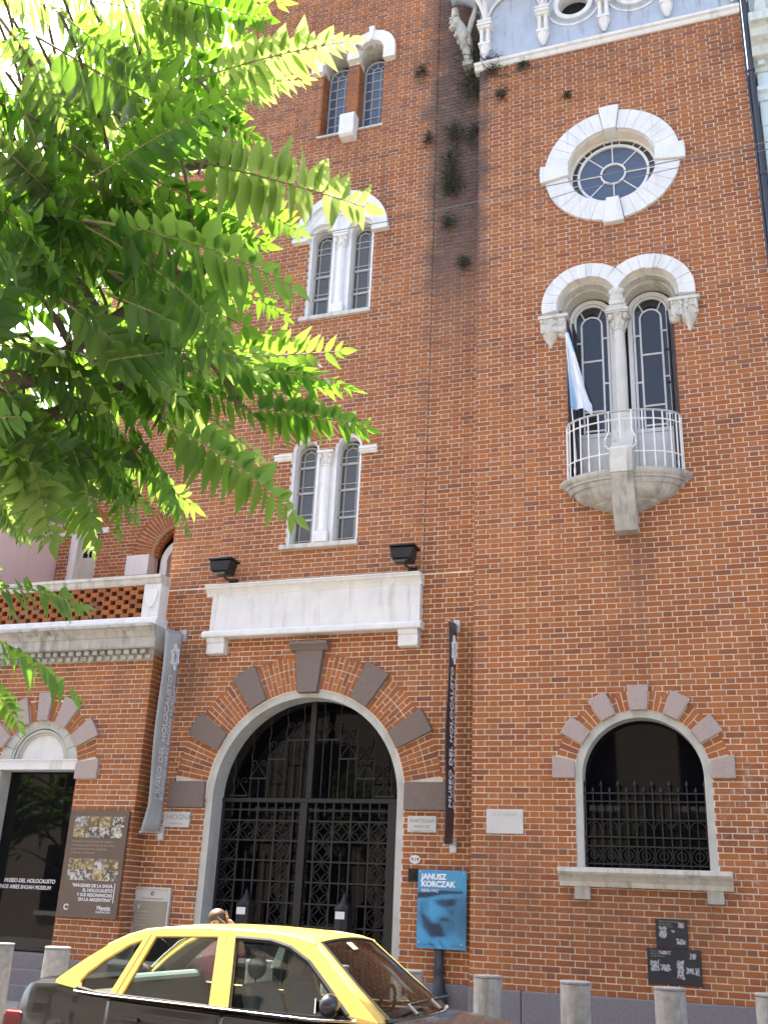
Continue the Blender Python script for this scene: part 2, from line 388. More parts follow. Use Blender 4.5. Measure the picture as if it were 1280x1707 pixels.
for r in courses(-8.72, -3.5, 0.70, 6.2, mid_ex): brick_block(ALL, front(MY), *r[:4])
for r in courses(-7.80, -4.40, 6.2, 19.3, mid_ex): brick_block(ALL, front(MY), *r[:4])
for x0, x1 in ((-4.40, -3.5), (-8.72, -7.80)):
    for r in courses(x0, x1, 6.2, 19.3, []): brick_block(ALL, front(MY + 0.035), *r[:4])
for r in courses(0, 1.6, 14.87, 16.5, []): pass
# low left wing, plane y = -0.05, with its right return
LY, DC = -0.05, -10.40
backing('wall', LY, [(-15, 0.70), (DC-0.745, 0.70)] + list(reversed(arc(DC, 3.40, 0.745, 0, 180, 20))) + [(DC+0.745, 0.70), (-8.573, 0.70), (-8.573, 5.5), (-15, 5.5)], [])
for r in courses(-13.2, -8.56, 0.70, 5.2, [disc_x(DC, 3.35, 1.06, 3.35), rect_x(DC-0.745, DC+0.745, 0, 3.4)]): brick_block(ALL, front(LY), *r[:4])
backr = MB().box(-8.80, -8.571, LY + 0.02, MY + 0.05, 0.70, 5.5).build('side_wall', M_mortar, BLD)
for r in courses(LY - 0.003, MY, 0.70, 5.2, [], 1): brick_block(ALL, lambda u, v, d: (-8.56 + d, u, v), *r[:4])
# set-back wing behind the terrace, plane y = 3
SY = 3.0
sbw = [arch_poly(-12.50, 0.34, 6.2, 8.47, 12), arch_poly(-10.27, 0.62, 6.2, 7.87, 16), [(-11.2, 12.6), (-10.4, 12.6), (-10.4, 14.8), (-11.2, 14.8)]]
backing('wall', SY, rectp(-13.1, -8.72, 5.6, 17.3), sbw)
for r in courses(-13.1, -8.72, 5.6, 17.3, [disc_x(-12.50, 8.47, 0.55, 8.47), rect_x(-12.84, -12.16, 6.2, 8.47), disc_x(-10.27, 7.87, 1.04, 7.87), rect_x(-10.89, -9.65, 6.2, 7.87), rect_x(-11.2, -10.4, 12.6, 14.8)]): brick_block(ALL, front(SY), *r[:4])
ALL.build('brickwork', M_brick, BLD, kind='stuff')
# hidden cores and flat roofs
core = MB(); core.box(-8.70, RX1 - 0.01, 1.4, 8.0, PV, 19.3); core.box(-8.70, -8.55, 0.62, 1.39, PV, 19.3); core.box(-3.51, -3.40, 0.30, 1.39, 0.70, 16.9); core.box(0.66, 0.80, 0.30, 1.39, PV, 16.9); core.box(-3.39, 0.65, 0.30, 1.38, 16.0, 16.9); core.box(-8.54, -3.53, 0.62, 1.38, 18.6, 19.3)
core.box(-13.09, -8.73, 3.8, 8.0, PV, 17.2); core.box(-15, -8.75, 0.26, 3.0, PV, 5.45)
core.build('rear_block', plain('rear_brick', (0.30, 0.11, 0.05), 0.9, 0.2, 2, 0.1), BLD)

# plinth of long stone blocks
def plinth(x0, x1, Y, z1, n, proud=0.06):
    step = (x1-x0)/n
    for i in range(n):
        MB().box(x0 + i*step, x0 + (i+1)*step - 0.008, Y - proud - random.uniform(0, 0.004), Y + 0.25, PV - 0.05, z1).build('plinth_stone', M_plinth, BLD, bevel=0.012)
plinth(RX0, -2.2, 0.0, 0.70, 2); plinth(-2.2, 0.85, 0.0, 0.70, 3, 0.062)
plinth(GC + GR + 0.0, RX0 - 0.003, MY, 0.70, 1); plinth(-8.50, GC - GR, MY, 0.70, 1)
plinth(-9.655, -8.50, LY, 0.70, 1, 0.061); plinth(-13.2, -11.15, LY, 0.70, 2, 0.061)
for k in range(3):
    MB().box(-11.15, -9.66, LY - 0.16 + 0.08*k, LY + 0.5, PV - 0.05 + 0.2*k*1.02, PV + 0.2 + 0.205*k).build('door_step', M_plinth, BLD, bevel=0.01)

# stone and brick arches
def arch_stones(cx, cz, r0, r1, spans, Y, mat, parent, proud=0.05):
    for a0, a1 in spans:
        q = random.uniform(-0.006, 0.006)
        MB().sector(cx, cz, r0, r1, a0, a1, Y - proud + q, Y + 0.18, 3).build('voussoir', mat, parent, bevel=0.012)
def arch_bricks(cx, cz, r0, r1, a0, a1, Y, parent, proud=0.006, rows=None, mat=None, split=3):
    rm = (r0 + r1) / 2; n = max(1, round(R(a1-a0) * rm / CH)); st = (a1-a0)/n; g = math.degrees(JT / rm)
    L = r1 - r0
    for i in range(n):
        s0, s1 = a0 + st*i + g/2, a0 + st*(i+1) - g/2
        if split == 3: cuts = ([0, 0.40, 0.60, 1.0] if i % 2 else [0, 0.2, 0.6, 0.8, 1.0])
        else: cuts = [0, 1.0] if i % 2 else [0, 0.5, 1.0]
        for c0, c1 in zip(cuts[:-1], cuts[1:]):
            ra, rb_ = r0 + L*c0 + (JT/2 if c0 else 0), r0 + L*c1 - (JT/2 if c1 < 1 else 0)
            mb = MB().sector(cx, cz, ra, rb_, s0, s1, Y - proud + random.uniform(-0.002, 0.002), Y + 0.1, 1)
            if rows is not None: rows.add(mb.v, mb.f)
            else: mb.build('arch_brick', M_brick1, parent)
def arch_mortar(cx, cz, r0, r1, a0, a1, Y, parent, proud):
    MB().sector(cx, cz, r0, r1, a0, a1, Y - proud, Y + 0.16, 28).build('arch_mortar', M_mortar, parent)
# gate arch
GA = part('gate_arch', BLD)
sp = [(115.3, 126.3), (144.8, 154.8), (180-126.3, 180-115.3), (180-154.8, 180-144.8)]
arch_stones(GC, GZ, 1.545, 2.125, sp, MY, M_granite2, GA, 0.055)
for s in (-1, 1):
    MB().box(GC + s*1.84 - 0.30, GC + s*1.84 + 0.30, MY - 0.06, MY + 0.2, 2.815, 3.19).build('voussoir', M_granite2, GA, bevel=0.012)
MB().prism([(GC-0.155, 4.46), (GC+0.155, 4.46), (GC+0.22, 5.10), (GC-0.22, 5.10)], MY - 0.09, MY + 0.2).build('keystone', M_granite2, GA, bevel=0.01)
MB().prof([(MY+0.1, 5.085), (MY-0.10, 5.085), (MY-0.13, 5.13), (MY-0.17, 5.17), (MY-0.17, 5.21), (MY+0.1, 5.21)], GC-0.30, GC+0.30).build('keystone_cap', M_granite2, GA)
for a0, a1 in ((8, 25), (35.2, 53.6), (64.8, 84), (96, 115.2), (126.4, 144.7), (155, 172)):
    arch_bricks(GC, GZ, 1.545, 2.08, a0, a1, MY, GA)
arch_mortar(GC, GZ, 1.54, 2.095, 3, 177, MY, GA, -0.004)
jm = MB().sector(GC, GZ, 1.425, 1.545, 0, 180, MY + 0.02, MY + 0.36, 40)
jm.box(GC-1.545, GC-1.425, MY + 0.02, MY + 0.36, PV, GZ); jm.box(GC+1.425, GC+1.545, MY + 0.02, MY + 0.36, PV, GZ)
jm.build('jamb', M_jamb, GA, smooth=40)
# right ground-floor window
RW = part('arched_window', BLD); RW['label'] = 'barred arched ground floor window with projecting sill'
sp = [(110.8, 124.2), (138, 151.2), (55.8, 69.2), (28.8, 42), (83, 97)]
arch_stones(RWX, RWZ, 0.835, 1.155, sp[:4], 0, M_granite, RW, 0.045)
MB().prism([(RWX-0.11, 4.06), (RWX+0.11, 4.06), (RWX+0.14, 4.385), (RWX-0.14, 4.385)], -0.06, 0.2).build('keystone', M_granite, RW, bevel=0.012)
for s in (-1, 1):
    pts = [(RWX + s*0.83, 3.21), (RWX + s*1.12, 3.21), (RWX + s*1.12, 3.50), (RWX + s*0.83, 3.43)]
    MB().prism(pts if s > 0 else pts[::-1], -0.045, 0.2).build('voussoir', M_granite, RW, bevel=0.012, fix=True)
for a0, a1 in ((14.5, 28.4), (42.4, 55.4), (69.6, 82.4), (97.6, 110.4), (124.6, 137.6), (151.6, 165.5)): arch_bricks(RWX, RWZ, 0.845, 1.098, a0, a1, 0.0, RW, split=2)
arch_mortar(RWX, RWZ, 0.842, 1.112, 4, 176, 0.0, RW, -0.004)
jm = MB().sector(RWX, RWZ, 0.745, 0.846, 0, 180, 0.015, 0.26, 32); jm.box(RWX-0.846, RWX-0.745, 0.015, 0.26, 2.13, RWZ); jm.box(RWX+0.745, RWX+0.846, 0.015, 0.26, 2.13, RWZ)
jm.build('jamb', M_jamb, RW, smooth=40)
MB().prism(arch_poly(RWX, 0.76, 2.12, RWZ, 24), 0.27, 0.29).build('pane', M_glassgate, RW)
MB().prof([(0.2, 1.915), (-0.06, 1.915), (-0.075, 1.97), (-0.13, 2.02), (-0.19, 2.055), (-0.19, 2.075), (-0.22, 2.075), (-0.22, 2.125), (0.2, 2.15)], -2.37, -0.33).build('sill', M_stone, RW)
for x in (-2.19, -0.635): MB().box(x, x + 0.19, -0.07, 0.1, 1.765, 1.914).build('sill_bracket', M_greystone, RW, bevel=0.008)
gr = part('grille', RW)
for z in (3.04, 2.94, 2.72, 2.51, 2.40, 2.19): MB().box(RWX-0.745, RWX+0.745, 0.088, 0.1, z-0.008, z+0.008).build('bar', M_iron, RW)
for i in range(15):
    x = RWX - 0.735 + 1.47*i/14; top = 3.20 if i % 2 == 0 else 3.12
    b = MB().tube([(x, 0.11, 2.16), (x, 0.11, top-0.07)], 0.008, 6)
    b.tube([(x, 0.11, top-0.075), (x, 0.11, top-0.055), (x, 0.11, top)], [0.009, 0.022, 0.002], 6)
    b.build('spear', M_iron, RW)
for i in range(7):
    cx = RWX - 0.63 + 0.21*i
    for r_, cz in ((0.095, 2.295), (0.05, 2.295), (0.09, 2.62)):
        MB().tube([(cx + r_*math.cos(R(a)), 0.1, cz + r_*math.sin(R(a)) * (1 if cz < 2.5 else 0.9)) for a in range(0, 361 if cz < 2.5 else 181, 30)], 0.006, 4).build('scroll', M_iron, RW)
bpy.data.objects.remove(gr)

# oculus
OC = part('round_window', BLD); OC['label'] = 'round window with thick white stone ring and spoked glazing'
ocx, ocz = -1.345, 12.72
for q in range(4):
    c = 90*q
    for i in range(7):
        a0 = c + 8.6 + (90 - 17.2)*i/7; a1 = c + 8.6 + (90 - 17.2)*(i+1)/7
        MB().sector(ocx, ocz, 0.70, 1.06, a0 + 0.10, a1 - 0.10, -0.055 + random.uniform(-0.003, 0.003), 0.2, 3).build('voussoir', M_white, OC, bevel=0.006, smooth=30)
    MB().sector(ocx, ocz, 0.675, 1.135, c - 8.2, c + 8.2, -0.10, 0.2, 2).build('keystone', M_white, OC, bevel=0.01)
MB().sector(ocx, ocz, 0.70, 0.78, 0, 360, 0.10, 0.55, 40).build('reveal', M_stone, OC, smooth=40)
fr = MB()
fr.sector(ocx, ocz, 0.655, 0.71, 0, 360, 0.20, 0.27, 40); fr.sector(ocx, ocz, 0.53, 0.57, 0, 360, 0.19, 0.26, 40); fr.sector(ocx, ocz, 0.18, 0.205, 0, 360, 0.19, 0.25, 24)
for i in range(8):
    a = R(22.5 + 45*i + 22.5); u = Vector((math.cos(a), 0, math.sin(a)))
    fr.tube([Vector((ocx, 0.215, ocz)) + u*0.19, Vector((ocx, 0.215, ocz)) + u*0.66], 0.011, 6)
for i in range(16):
    a = R(22.5*i + 11.25); u = Vector((math.cos(a), 0, math.sin(a)))
    fr.tube([Vector((ocx, 0.215, ocz)) + u*0.55, Vector((ocx, 0.215, ocz)) + u*0.66], 0.008, 5)
fr.build('frame', M_paint, OC, smooth=40)
for i in range(8):
    MB().sector(ocx, ocz, 0.19, 0.55, 45*i, 45*i + 45, 0.225, 0.235, 4).build('pane', M_glassb, OC)
MB().sector(ocx, ocz, 0.55, 0.70, 0, 360, 0.228, 0.236, 40).build('pane', M_glass, OC); MB().prism(arc(ocx, ocz, 0.19, 0, 345, 23), 0.226, 0.234).build('pane', M_glassb, OC)

# twin balcony window
TW = part('balcony_window', BLD); TW['label'] = 'twin arched balcony doors under white stone hoods'
for c, a_in in ((TL, 51), (TR, 129)):
    lo, hi = (a_in, 188) if c == TL else (-8, a_in)
    ks = 97 if c == TL else 83
    n = 9
    spn = [(lo + (hi-lo)*i/n, lo + (hi-lo)*(i+1)/n) for i in range(n)]
    for a0, a1 in spn:
        MB().sector(c, 10.21, 0.455, 0.69, a0 + 0.12, a1 - 0.12, -0.085 + random.uniform(-0.003, 0.003), 0.10, 3).build('voussoir', M_white, TW, bevel=0.007, smooth=30)
    MB().sector(c, 10.21, 0.42, 0.66, ks - 7, ks + 7, -0.12, 0.10, 2).build('keystone', M_white, TW, bevel=0.008)
    lo2, hi2 = (2, 180) if c == TL else (0, 178)
    for i in range(10):
        a0 = lo2 + (hi2-lo2)*i/10; a1 = lo2 + (hi2-lo2)*(i+1)/10
        MB().sector(c, 10.21, 0.40, 0.46, a0 + 0.15, a1 - 0.15, 0.05, 0.30, 3).build('voussoir', M_stone, TW, bevel=0.006)
    ar = MB().sector(c, 10.21, 0.365, 0.40, 0, 180, 0.20, 0.44, 24); ar.build('archivolt', M_stone, TW, smooth=40)
# outer feet of the hoods and carved corbels
for s in (-1, 1):
    x = RC + s*1.13
    cb = MB()
    cb.box(x - (0.05 if s < 0 else 0.40), x + (0.40 if s < 0 else 0.05), -0.11, 0.12, 10.01, 10.06)
    cb.box(x - (0.02 if s < 0 else 0.36), x + (0.36 if s < 0 else 0.02), -0.08, 0.12, 9.78, 10.01)
    x2 = x + s*-0.12
    cb.lathe(x2, -0.0, [(0.012, 9.53), (0.035, 9.56), (0.028, 9.59), (0.06, 9.63), (0.10, 9.70), (0.125, 9.78)], 8)
    cb.lathe(x - s*0.30, 0.02, [(0.03, 9.69), (0.075, 9.72), (0.09, 9.78)], 8)
    for i in range(26):
        cb.blob((x - s*random.uniform(0.0, 0.34), -0.085 + random.uniform(-0.015, 0.01), random.uniform(9.74, 9.99)), random.uniform(0.018, 0.035), 0.025, random.uniform(0.02, 0.045), 6, 4)
    cb.build('carved_corbel', M_stone, TW, smooth=50)
def column(parent, cx, cy, zb, zt, r, cap_h, base_w, base_h, mat, abacus=None, capmat=None):
    MB().lathe(cx, cy, [(r*1.35, zb + base_h), (r*1.38, zb + base_h + 0.02), (r*1.15, zb + base_h + 0.035), (r*1.2, zb + base_h + 0.05), (r, zb + base_h + 0.07), (r*1.02, (zb+zt)/2), (r*0.93, zt - cap_h), (r*1.12, zt - cap_h + 0.01), (r*1.12, zt - cap_h + 0.025), (r*0.95, zt - cap_h + 0.035)], 20).build('column', mat, parent, smooth=40)
    if base_h: MB().box(cx - base_w, cx + base_w, cy - base_w, cy + base_w, zb, zb + base_h).build('column_base', mat, parent, bevel=0.006)
    cp = MB().lathe(cx, cy, [(r*0.95, zt-cap_h+0.03), (r*1.05, zt-cap_h*0.6), (r*1.35, zt-cap_h*0.32), (r*1.65, zt-cap_h*0.18)], 14)
    a = abacus or r*1.75
    cp.box(cx - a, cx + a, cy - a, cy + a, zt - cap_h*0.18, zt - 0.03); cp.box(cx - a*1.08, cx + a*1.08, cy - a*1.08, cy + a*1.08, zt - 0.03, zt)
    for i in range(8):
        w = 2*math.pi*i/8
        cp.blob((cx + r*1.12*math.cos(w), cy + r*1.12*math.sin(w), zt - cap_h*0.68), r*0.30, r*0.30, cap_h*0.20, 6, 4)
    for i in range(4):
        w = 2*math.pi*(i + 0.5)/4
        cp.blob((cx + r*1.75*math.cos(w), cy + r*1.75*math.sin(w), zt - cap_h*0.33), r*0.42, r*0.42, cap_h*0.17, 8, 5)
    for i in range(4):
        w = 2*math.pi*i/4
        cp.blob((cx + r*1.5*math.cos(w), cy + r*1.5*math.sin(w), zt - cap_h*0.22), r*0.3, r*0.3, cap_h*0.10, 6, 4)
    cp.build('capital', capmat or mat, parent, smooth=50)
column(TW, RC, 0.06, 8.30, 10.02, 0.088, 0.32, 0.12, 0.0, M_stone)
imp = MB().box(RC-0.13, RC+0.13, -0.05, 0.30, 10.022, 10.12); imp.box(RC-0.115, RC+0.115, -0.07, 0.30, 10.12, 10.20)
imp.prism([(RC-0.10, 10.2), (RC+0.10, 10.2), (RC+0.06, 10.40), (RC-0.06, 10.40)], -0.075, 0.3)
MB().prism([(RC, 10.74)] + list(reversed(arc(TL, 10.21, 0.455, 16, 51, 8))) + arc(TR, 10.21, 0.455, 129, 164, 8)[::-1], -0.08, 0.12).build('spandrel', M_white, TW, fix=True)
for i in range(3): imp.blob((RC - 0.08 + 0.08*i, -0.075, 10.33), 0.035, 0.02, 0.05, 6, 4)
imp.build('impost_block', M_stone, TW, bevel=0.006)
def bar_frame(segs, Y0, Y1, w):
    f = MB()
    for (x0, z0, x1, z1) in segs:
        if abs(x1-x0) < 1e-6: f.box(x0-w, x0+w, Y0, Y1, min(z0, z1), max(z0, z1))
        else: f.box(min(x0, x1), max(x0, x1), Y0 + 0.003, Y1 - 0.003, z0-w, z0+w)
    return f
for c in (-1.805, -0.922):
    Y = 0.44; h = 0.305; zs = 10.21; dr = part('balcony_door', TW)
    f = MB().sector(c, zs, h-0.035, h+0.03, 0, 180, Y-0.03, Y+0.06, 24); f.sector(c, zs, h-0.075, h-0.042, 0, 180, Y-0.01, Y+0.05, 24)
    for s in (-1, 1):
        f.box(c+s*h-0.032, c+s*h+0.032, Y-0.03, Y+0.06, 7.2, zs); f.box(c+s*(h-0.058)-0.017, c+s*(h-0.058)+0.017, Y-0.01, Y+0.05, 7.2, zs)
    i_ = 0.155; zt = 10.10
    f.sector(c, zt, i_-0.012, i_+0.012, 0, 180, Y, Y+0.03, 16)
    for s in (-1, 1): f.box(c+s*i_-0.014, c+s*i_+0.014, Y, Y+0.03, 8.26, zt)
    for s, zz in ((-1, (9.82, 9.02, 8.42)), (1, (9.86, 9.08, 8.46))):
        for z in zz: f.box(min(c+s*i_, c+s*h), max(c+s*i_, c+s*h), Y+0.003, Y+0.027, z-0.013, z+0.013)
    for z in (9.48, 8.62, 8.30): f.box(c-i_, c+i_, Y+0.003, Y+0.027, z-0.014, z+0.014)
    for a in (50, 130): f.tube([(c + i_*math.cos(R(a)), Y+0.015, zt + i_*math.sin(R(a))), (c + h*math.cos(R(a)), Y+0.015, zs + h*math.sin(R(a)))], 0.011, 5)
    f.box(c-h, c+h, Y-0.005, Y+0.05, 8.19, 8.25)
    f.build('frame', M_paint, TW, smooth=40)
    for z0, z1 in ((8.25, 8.62), (8.62, 9.48), (9.48, 10.10)): MB().box(c-i_, c+i_, Y+0.012, Y+0.02, z0, z1).build('pane', M_glassd, TW)
    MB().prism(arc(c, zt, i_, 0, 180, 12), Y+0.012, Y+0.02).build('pane', M_glassd, TW)
    for s in (-1, 1): MB().box(min(c+s*i_, c+s*h), max(c+s*i_, c+s*h), Y+0.013, Y+0.021, 8.25, 10.2).build('pane', M_glassd, TW)
    MB().sector(c, zs, 0.12, h, 0, 180, Y+0.022, Y+0.028, 16).build('pane', M_glassd, TW)
    pnl = MB().box(c-h, c+h, Y+0.01, Y+0.05, 7.2, 8.19); pnl.box(c-0.20, c+0.20, Y-0.004, Y+0.01, 7.4, 8.08); pnl.box(c-0.15, c+0.15, Y-0.012, Y-0.004, 7.45, 8.03)
    pnl.build('door_panel', M_paint, TW, bevel=0.006)
    bpy.data.objects.remove(dr)
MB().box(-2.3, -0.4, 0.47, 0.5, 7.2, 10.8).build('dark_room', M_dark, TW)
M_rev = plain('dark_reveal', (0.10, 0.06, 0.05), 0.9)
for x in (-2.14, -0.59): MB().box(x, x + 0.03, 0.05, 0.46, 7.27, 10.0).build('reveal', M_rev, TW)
sl2 = MB()
for x in (-2.05, -0.66): sl2.box(x-0.006, x+0.016, 0.1, 0.43, 7.3, 9.98)
for z in (8.9, 9.45): sl2.box(-2.055, -1.98, 0.3, 0.33, z-0.012, z+0.012); sl2.box(-0.73, -0.645, 0.3, 0.33, z-0.012, z+0.012)
sl2.build('shutter', M_iron, TW)
# balcony: half-round slab on a bowl corbel with a sloping stone bracket
BC = part('balcony', BLD); BC['label'] = 'small half round stone balcony with white railing'
MB().lathe(RC, 0.0, [(0.05, 7.08), (0.76, 7.08), (0.79, 7.11), (0.79, 7.14), (0.83, 7.15), (0.83, 7.18), (0.87, 7.20), (0.90, 7.235), (0.90, 7.27), (0.05, 7.275)], 32, 180, 360, 0.52).build('slab', M_greystone, BC, smooth=35)
MB().lathe(RC, 0.0, [(0.03, 6.74), (0.16, 6.775), (0.30, 6.82), (0.42, 6.87), (0.45, 6.885), (0.45, 6.90), (0.49, 6.91), (0.60, 6.955), (0.68, 7.015), (0.72, 7.08)], 32, 180, 360, 0.54).build('corbel', M_greystone, BC, smooth=35)
hw = 0.152
def slope_block(pts, name, mat): MB().prof(pts, RC-hw, RC+hw).build(name, mat, BC, bevel=0.008, fix=True)
slope_block([(0.05, 6.46), (-0.20, 6.46), (-0.22, 6.50), (-0.49, 7.20), (0.05, 7.20)], 'bracket', M_greystone)
slope_block([(0.05, 7.203), (-0.495, 7.203), (-0.495, 7.56), (-0.42, 7.62), (-0.30, 7.68), (-0.18, 7.80), (-0.08, 8.05), (-0.07, 8.30), (0.12, 8.30), (0.12, 7.3)], 'pedestal', M_stone)
ra, rb2 = 0.80, 0.40
def rp(a, z, k=1.0): return (RC + ra*k*math.cos(R(a)), rb2*k*math.sin(R(a)) + 0.0, z)
MB().tube([rp(a, 8.16) for a in range(180, 361, 6)], 0.016, 6).build('handrail', plain('rail_grey', (0.45, 0.44, 0.41), 0.6), BC, smooth=50)
MB().tube([rp(a, 8.03) for a in range(180, 361, 6)], 0.011, 6).build('rail', M_paint, BC, smooth=50)
for a0, a1 in ((180, 258), (282, 360)): MB().tube([rp(a, 7.53) for a in range(a0, a1 + 1, 6)], 0.011, 6).build('rail', M_paint, BC, smooth=50)
for i, a in enumerate((184, 193, 203, 214, 225, 236, 248, 292, 304, 315, 326, 337, 347, 356)):
    p = MB().tube([rp(a, 7.44 if i % 2 else 7.27), rp(a, 8.16)], 0.0115, 6)
    if i % 2: p.tube([Vector(rp(a, 7.44)) , Vector(rp(a, 7.41)), Vector(rp(a, 7.27))], [0.012, 0.016, 0.008], 5)
    p.build('baluster', M_paint, BC, smooth=50)
for s in (-1, 1):
    bx = RC + s*0.155
    MB().tube([(bx, -0.40, 8.16), (bx, -0.42, 7.85), (bx + s*0.05, -0.45, 7.72), (bx + s*0.055, -0.46, 7.62), (bx + s*0.01, -0.475, 7.56), (RC, -0.475, 7.555)], 0.011, 6).build('baluster', M_paint, BC, smooth=50)
MB().tube([(RC, -0.40, 8.16), (RC, -0.42, 7.72)], 0.011, 6).build('baluster', M_paint, BC, smooth=50)
# ---------------------------------------------------------------- windows of the middle tower
def sash(parent, c, h, zb, zs, Y, xs, zsplits, inner=None, mat=None, glass=None, w=0.009, frame=0.024, label=None):
    """arched sash: one frame mesh with glazing bars and a pane object for every light"""
    mat = mat or M_paint; glass = glass or M_glassg
    f = MB().sector(c, zs, h-frame, h, 0, 180, Y-0.02, Y+0.03, 18)
    for s in (-1, 1): f.box(min(c+s*h, c+s*(h-frame)), max(c+s*h, c+s*(h-frame)), Y-0.02, Y+0.03, zb, zs)
    for x in xs: f.box(c+x-w, c+x+w, Y-0.005, Y+0.018, zb, zs)
    for z, ww in zsplits: f.box(c-h+0.002, c+h-0.002, Y-0.008 - (0.012 if ww > 0.012 else 0), Y+0.016, z-ww, z+ww)
    if inner:
        f.sector(c, zs, inner-w, inner+w, 0, 180, Y-0.004, Y+0.016, 14)
        for a in (45, 90, 135): f.tube([(c+inner*math.cos(R(a)), Y+0.005, zs+inner*math.sin(R(a))), (c+h*math.cos(R(a)), Y+0.005, zs+h*math.sin(R(a)))], w, 4)
    f.build('frame', mat, parent, smooth=40)
    ex = [-h] + list(xs) + [h]; ez = [zb] + [z for z, _ in zsplits if z < zs - 0.01] + [zs]
    for a, b in zip(ex[:-1], ex[1:]):
        for p, q in zip(ez[:-1], ez[1:]):
            tx, tz = random.uniform(-0.012, 0.012)*(b-a), random.uniform(-0.010, 0.010)*(q-p); y0 = Y + 0.008
            MB().add([(c+a, y0, p), (c+b, y0+tx, p), (c+b, y0+tx+tz, q), (c+a, y0+tz, q), (c+a, y0+0.006, p), (c+b, y0+tx+0.006, p), (c+b, y0+tx+tz+0.006, q), (c+a, y0+tz+0.006, q)],
                     [(0,1,2,3), (7,6,5,4), (0,4,5,1), (1,5,6,2), (2,6,7,3), (3,7,4,0)]).build('pane', glass, parent)
    MB().prism(arc(c, zs, h, 0, 180, 14), Y+0.007, Y+0.013).build('pane', glass, parent)
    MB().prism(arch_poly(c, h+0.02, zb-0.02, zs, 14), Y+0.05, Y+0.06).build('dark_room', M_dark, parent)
def zrows(zb, rails, mids):
    return [(z, 0.02) for z in rails] + [(z, 0.008) for z in mids]
# top pair with brick pier
W1 = part('twin_window', BLD); W1['label'] = 'uppermost twin slit window with white hood and stone block'
for c in (-6.41, -5.684):
    sash(W1, c, 0.235, 14.9, 16.45, MY + 0.30, (-0.08, 0.08), sorted(zrows(0, (), (15.12, 15.34, 15.56, 15.78, 16.0, 16.22, 16.44))), 0.09, plain('greyed_frame', (0.5, 0.52, 0.5), 0.6), M_glassb, 0.007, 0.02)
    MB().sector(c, 16.62, 0.243, 0.30, 0, 180, MY + 0.02, MY + 0.42, 18).build('reveal', M_stone, W1, smooth=40)
hd = MB()
for c, lo, hi in ((-6.41, 39.4, 180), (-5.684, 0, 140.6)):
    hd.sector(c, 16.62, 0.245, 0.475, lo, hi, MY - 0.09, MY + 0.1, 20); 
hd.prism([(-6.165, 16.62), (-5.929, 16.62), (-6.047, 16.93)], MY - 0.09, MY + 0.1)
hd.box(-6.885, -6.655, MY - 0.09, MY + 0.1, 16.37, 16.62); hd.box(-5.439, -5.209, MY - 0.09, MY + 0.1, 16.37, 16.62)
hd.box(-6.165, -5.929, MY - 0.09, MY + 0.1, 16.50, 16.62)
hd.build('hood', M_white, W1, smooth=35)
MB().sector(-5.684, 16.62, 0.24, 0.56, 84, 96, MY - 0.13, MY + 0.1, 2).build('keystone', M_white, W1, bevel=0.008)
MB().sector(-6.41, 16.62, 0.24, 0.56, 84, 96, MY - 0.13, MY + 0.1, 2).build('keystone', M_white, W1, bevel=0.008)
ex = MB()
for r in courses(-6.163, -5.931, 14.87, 16.5, []): brick_block(ex, front(MY), *r[:4])
for x, sgn in ((-6.163, -1), (-5.931, 1), (-6.655, 1), (-5.441, -1)):
    for r in courses(0.0, 0.26, 14.87, 16.5, []): brick_block(ex, (lambda u, v, d, x=x, s=sgn: (x + s*d, MY + u, v)), *r[:4])
ex.build('brick_pier', M_brick, W1, kind='stuff')
MB().box(-6.155, -5.939, MY + 0.012, MY + 0.3, 14.87, 16.5).build('pier_core', M_mortar, W1)
MB().prof([(MY+0.05, 14.62), (MY-0.15, 14.62), (MY-0.20, 14.66), (MY-0.20, 15.10), (MY-0.17, 15.14), (MY+0.05, 15.16)], -6.185, -5.90).build('stone_block', M_white, W1, bevel=0.012)
MB().box(-6.70, -5.40, MY - 0.03, MY + 0.3, 14.83, 14.868).build('sill', M_stone, W1)
def tower_pair(P_, zb, zs, hoodtype, rails, mids):
    Y = MY + 0.20
    for c in W3c:
        sash(P_, c, 0.185, zb + 0.02, zs - 0.04, Y, (-0.10, 0.10), sorted([(z, 0.018) for z in rails] + [(z, 0.007) for z in mids]), 0.10, plain('sash_grey', (0.46, 0.46, 0.43), 0.6) if 'sash_grey' not in bpy.data.materials else bpy.data.materials['sash_grey'], M_glassg, 0.007, 0.02)
        j = MB().sector(c, zs, 0.19, 0.238, 0, 180, MY + 0.03, MY + 0.24, 18)
        for s in (-1, 1): j.box(min(c+s*0.19, c+s*0.238), max(c+s*0.19, c+s*0.238), MY + 0.03, MY + 0.24, zb, zs)
        j.build('jamb', M_paint, P_, smooth=40)
    MB().box(W3c[0]+0.238, W3c[1]-0.238, MY + 0.06, MY + 0.24, zb, zs + 0.02).build('mullion', M_paint, P_)
    column(P_, MC + 0.012, MY + 0.055, zb + 0.01, zs - 0.05, 0.073, 0.25, 0.115, 0.17, M_paint)
    MB().box(-6.74, -5.43, MY - 0.07, MY + 0.15, zb - 0.075, zb - 0.002).build('sill', M_stone, P_, bevel=0.008)
W2 = part('twin_window', BLD); W2['label'] = 'middle twin window under a single white tympanum hood'
tower_pair(W2, 10.955, 12.60, 1, (11.42, 11.88), (11.03, 11.52, 11.98, 12.36, 12.48))
tp = MB().sector(MC, 12.55, 0.74, 0.885, 0, 180, MY - 0.10, MY + 0.1, 30); tp.sector(MC, 12.55, 0.62, 0.66, 8, 172, MY - 0.065, MY, 30)
tp.box(MC-0.90, MC-0.60, MY - 0.11, MY + 0.1, 12.49, 12.55); tp.box(MC+0.60, MC+0.90, MY - 0.11, MY + 0.1, 12.49, 12.55)
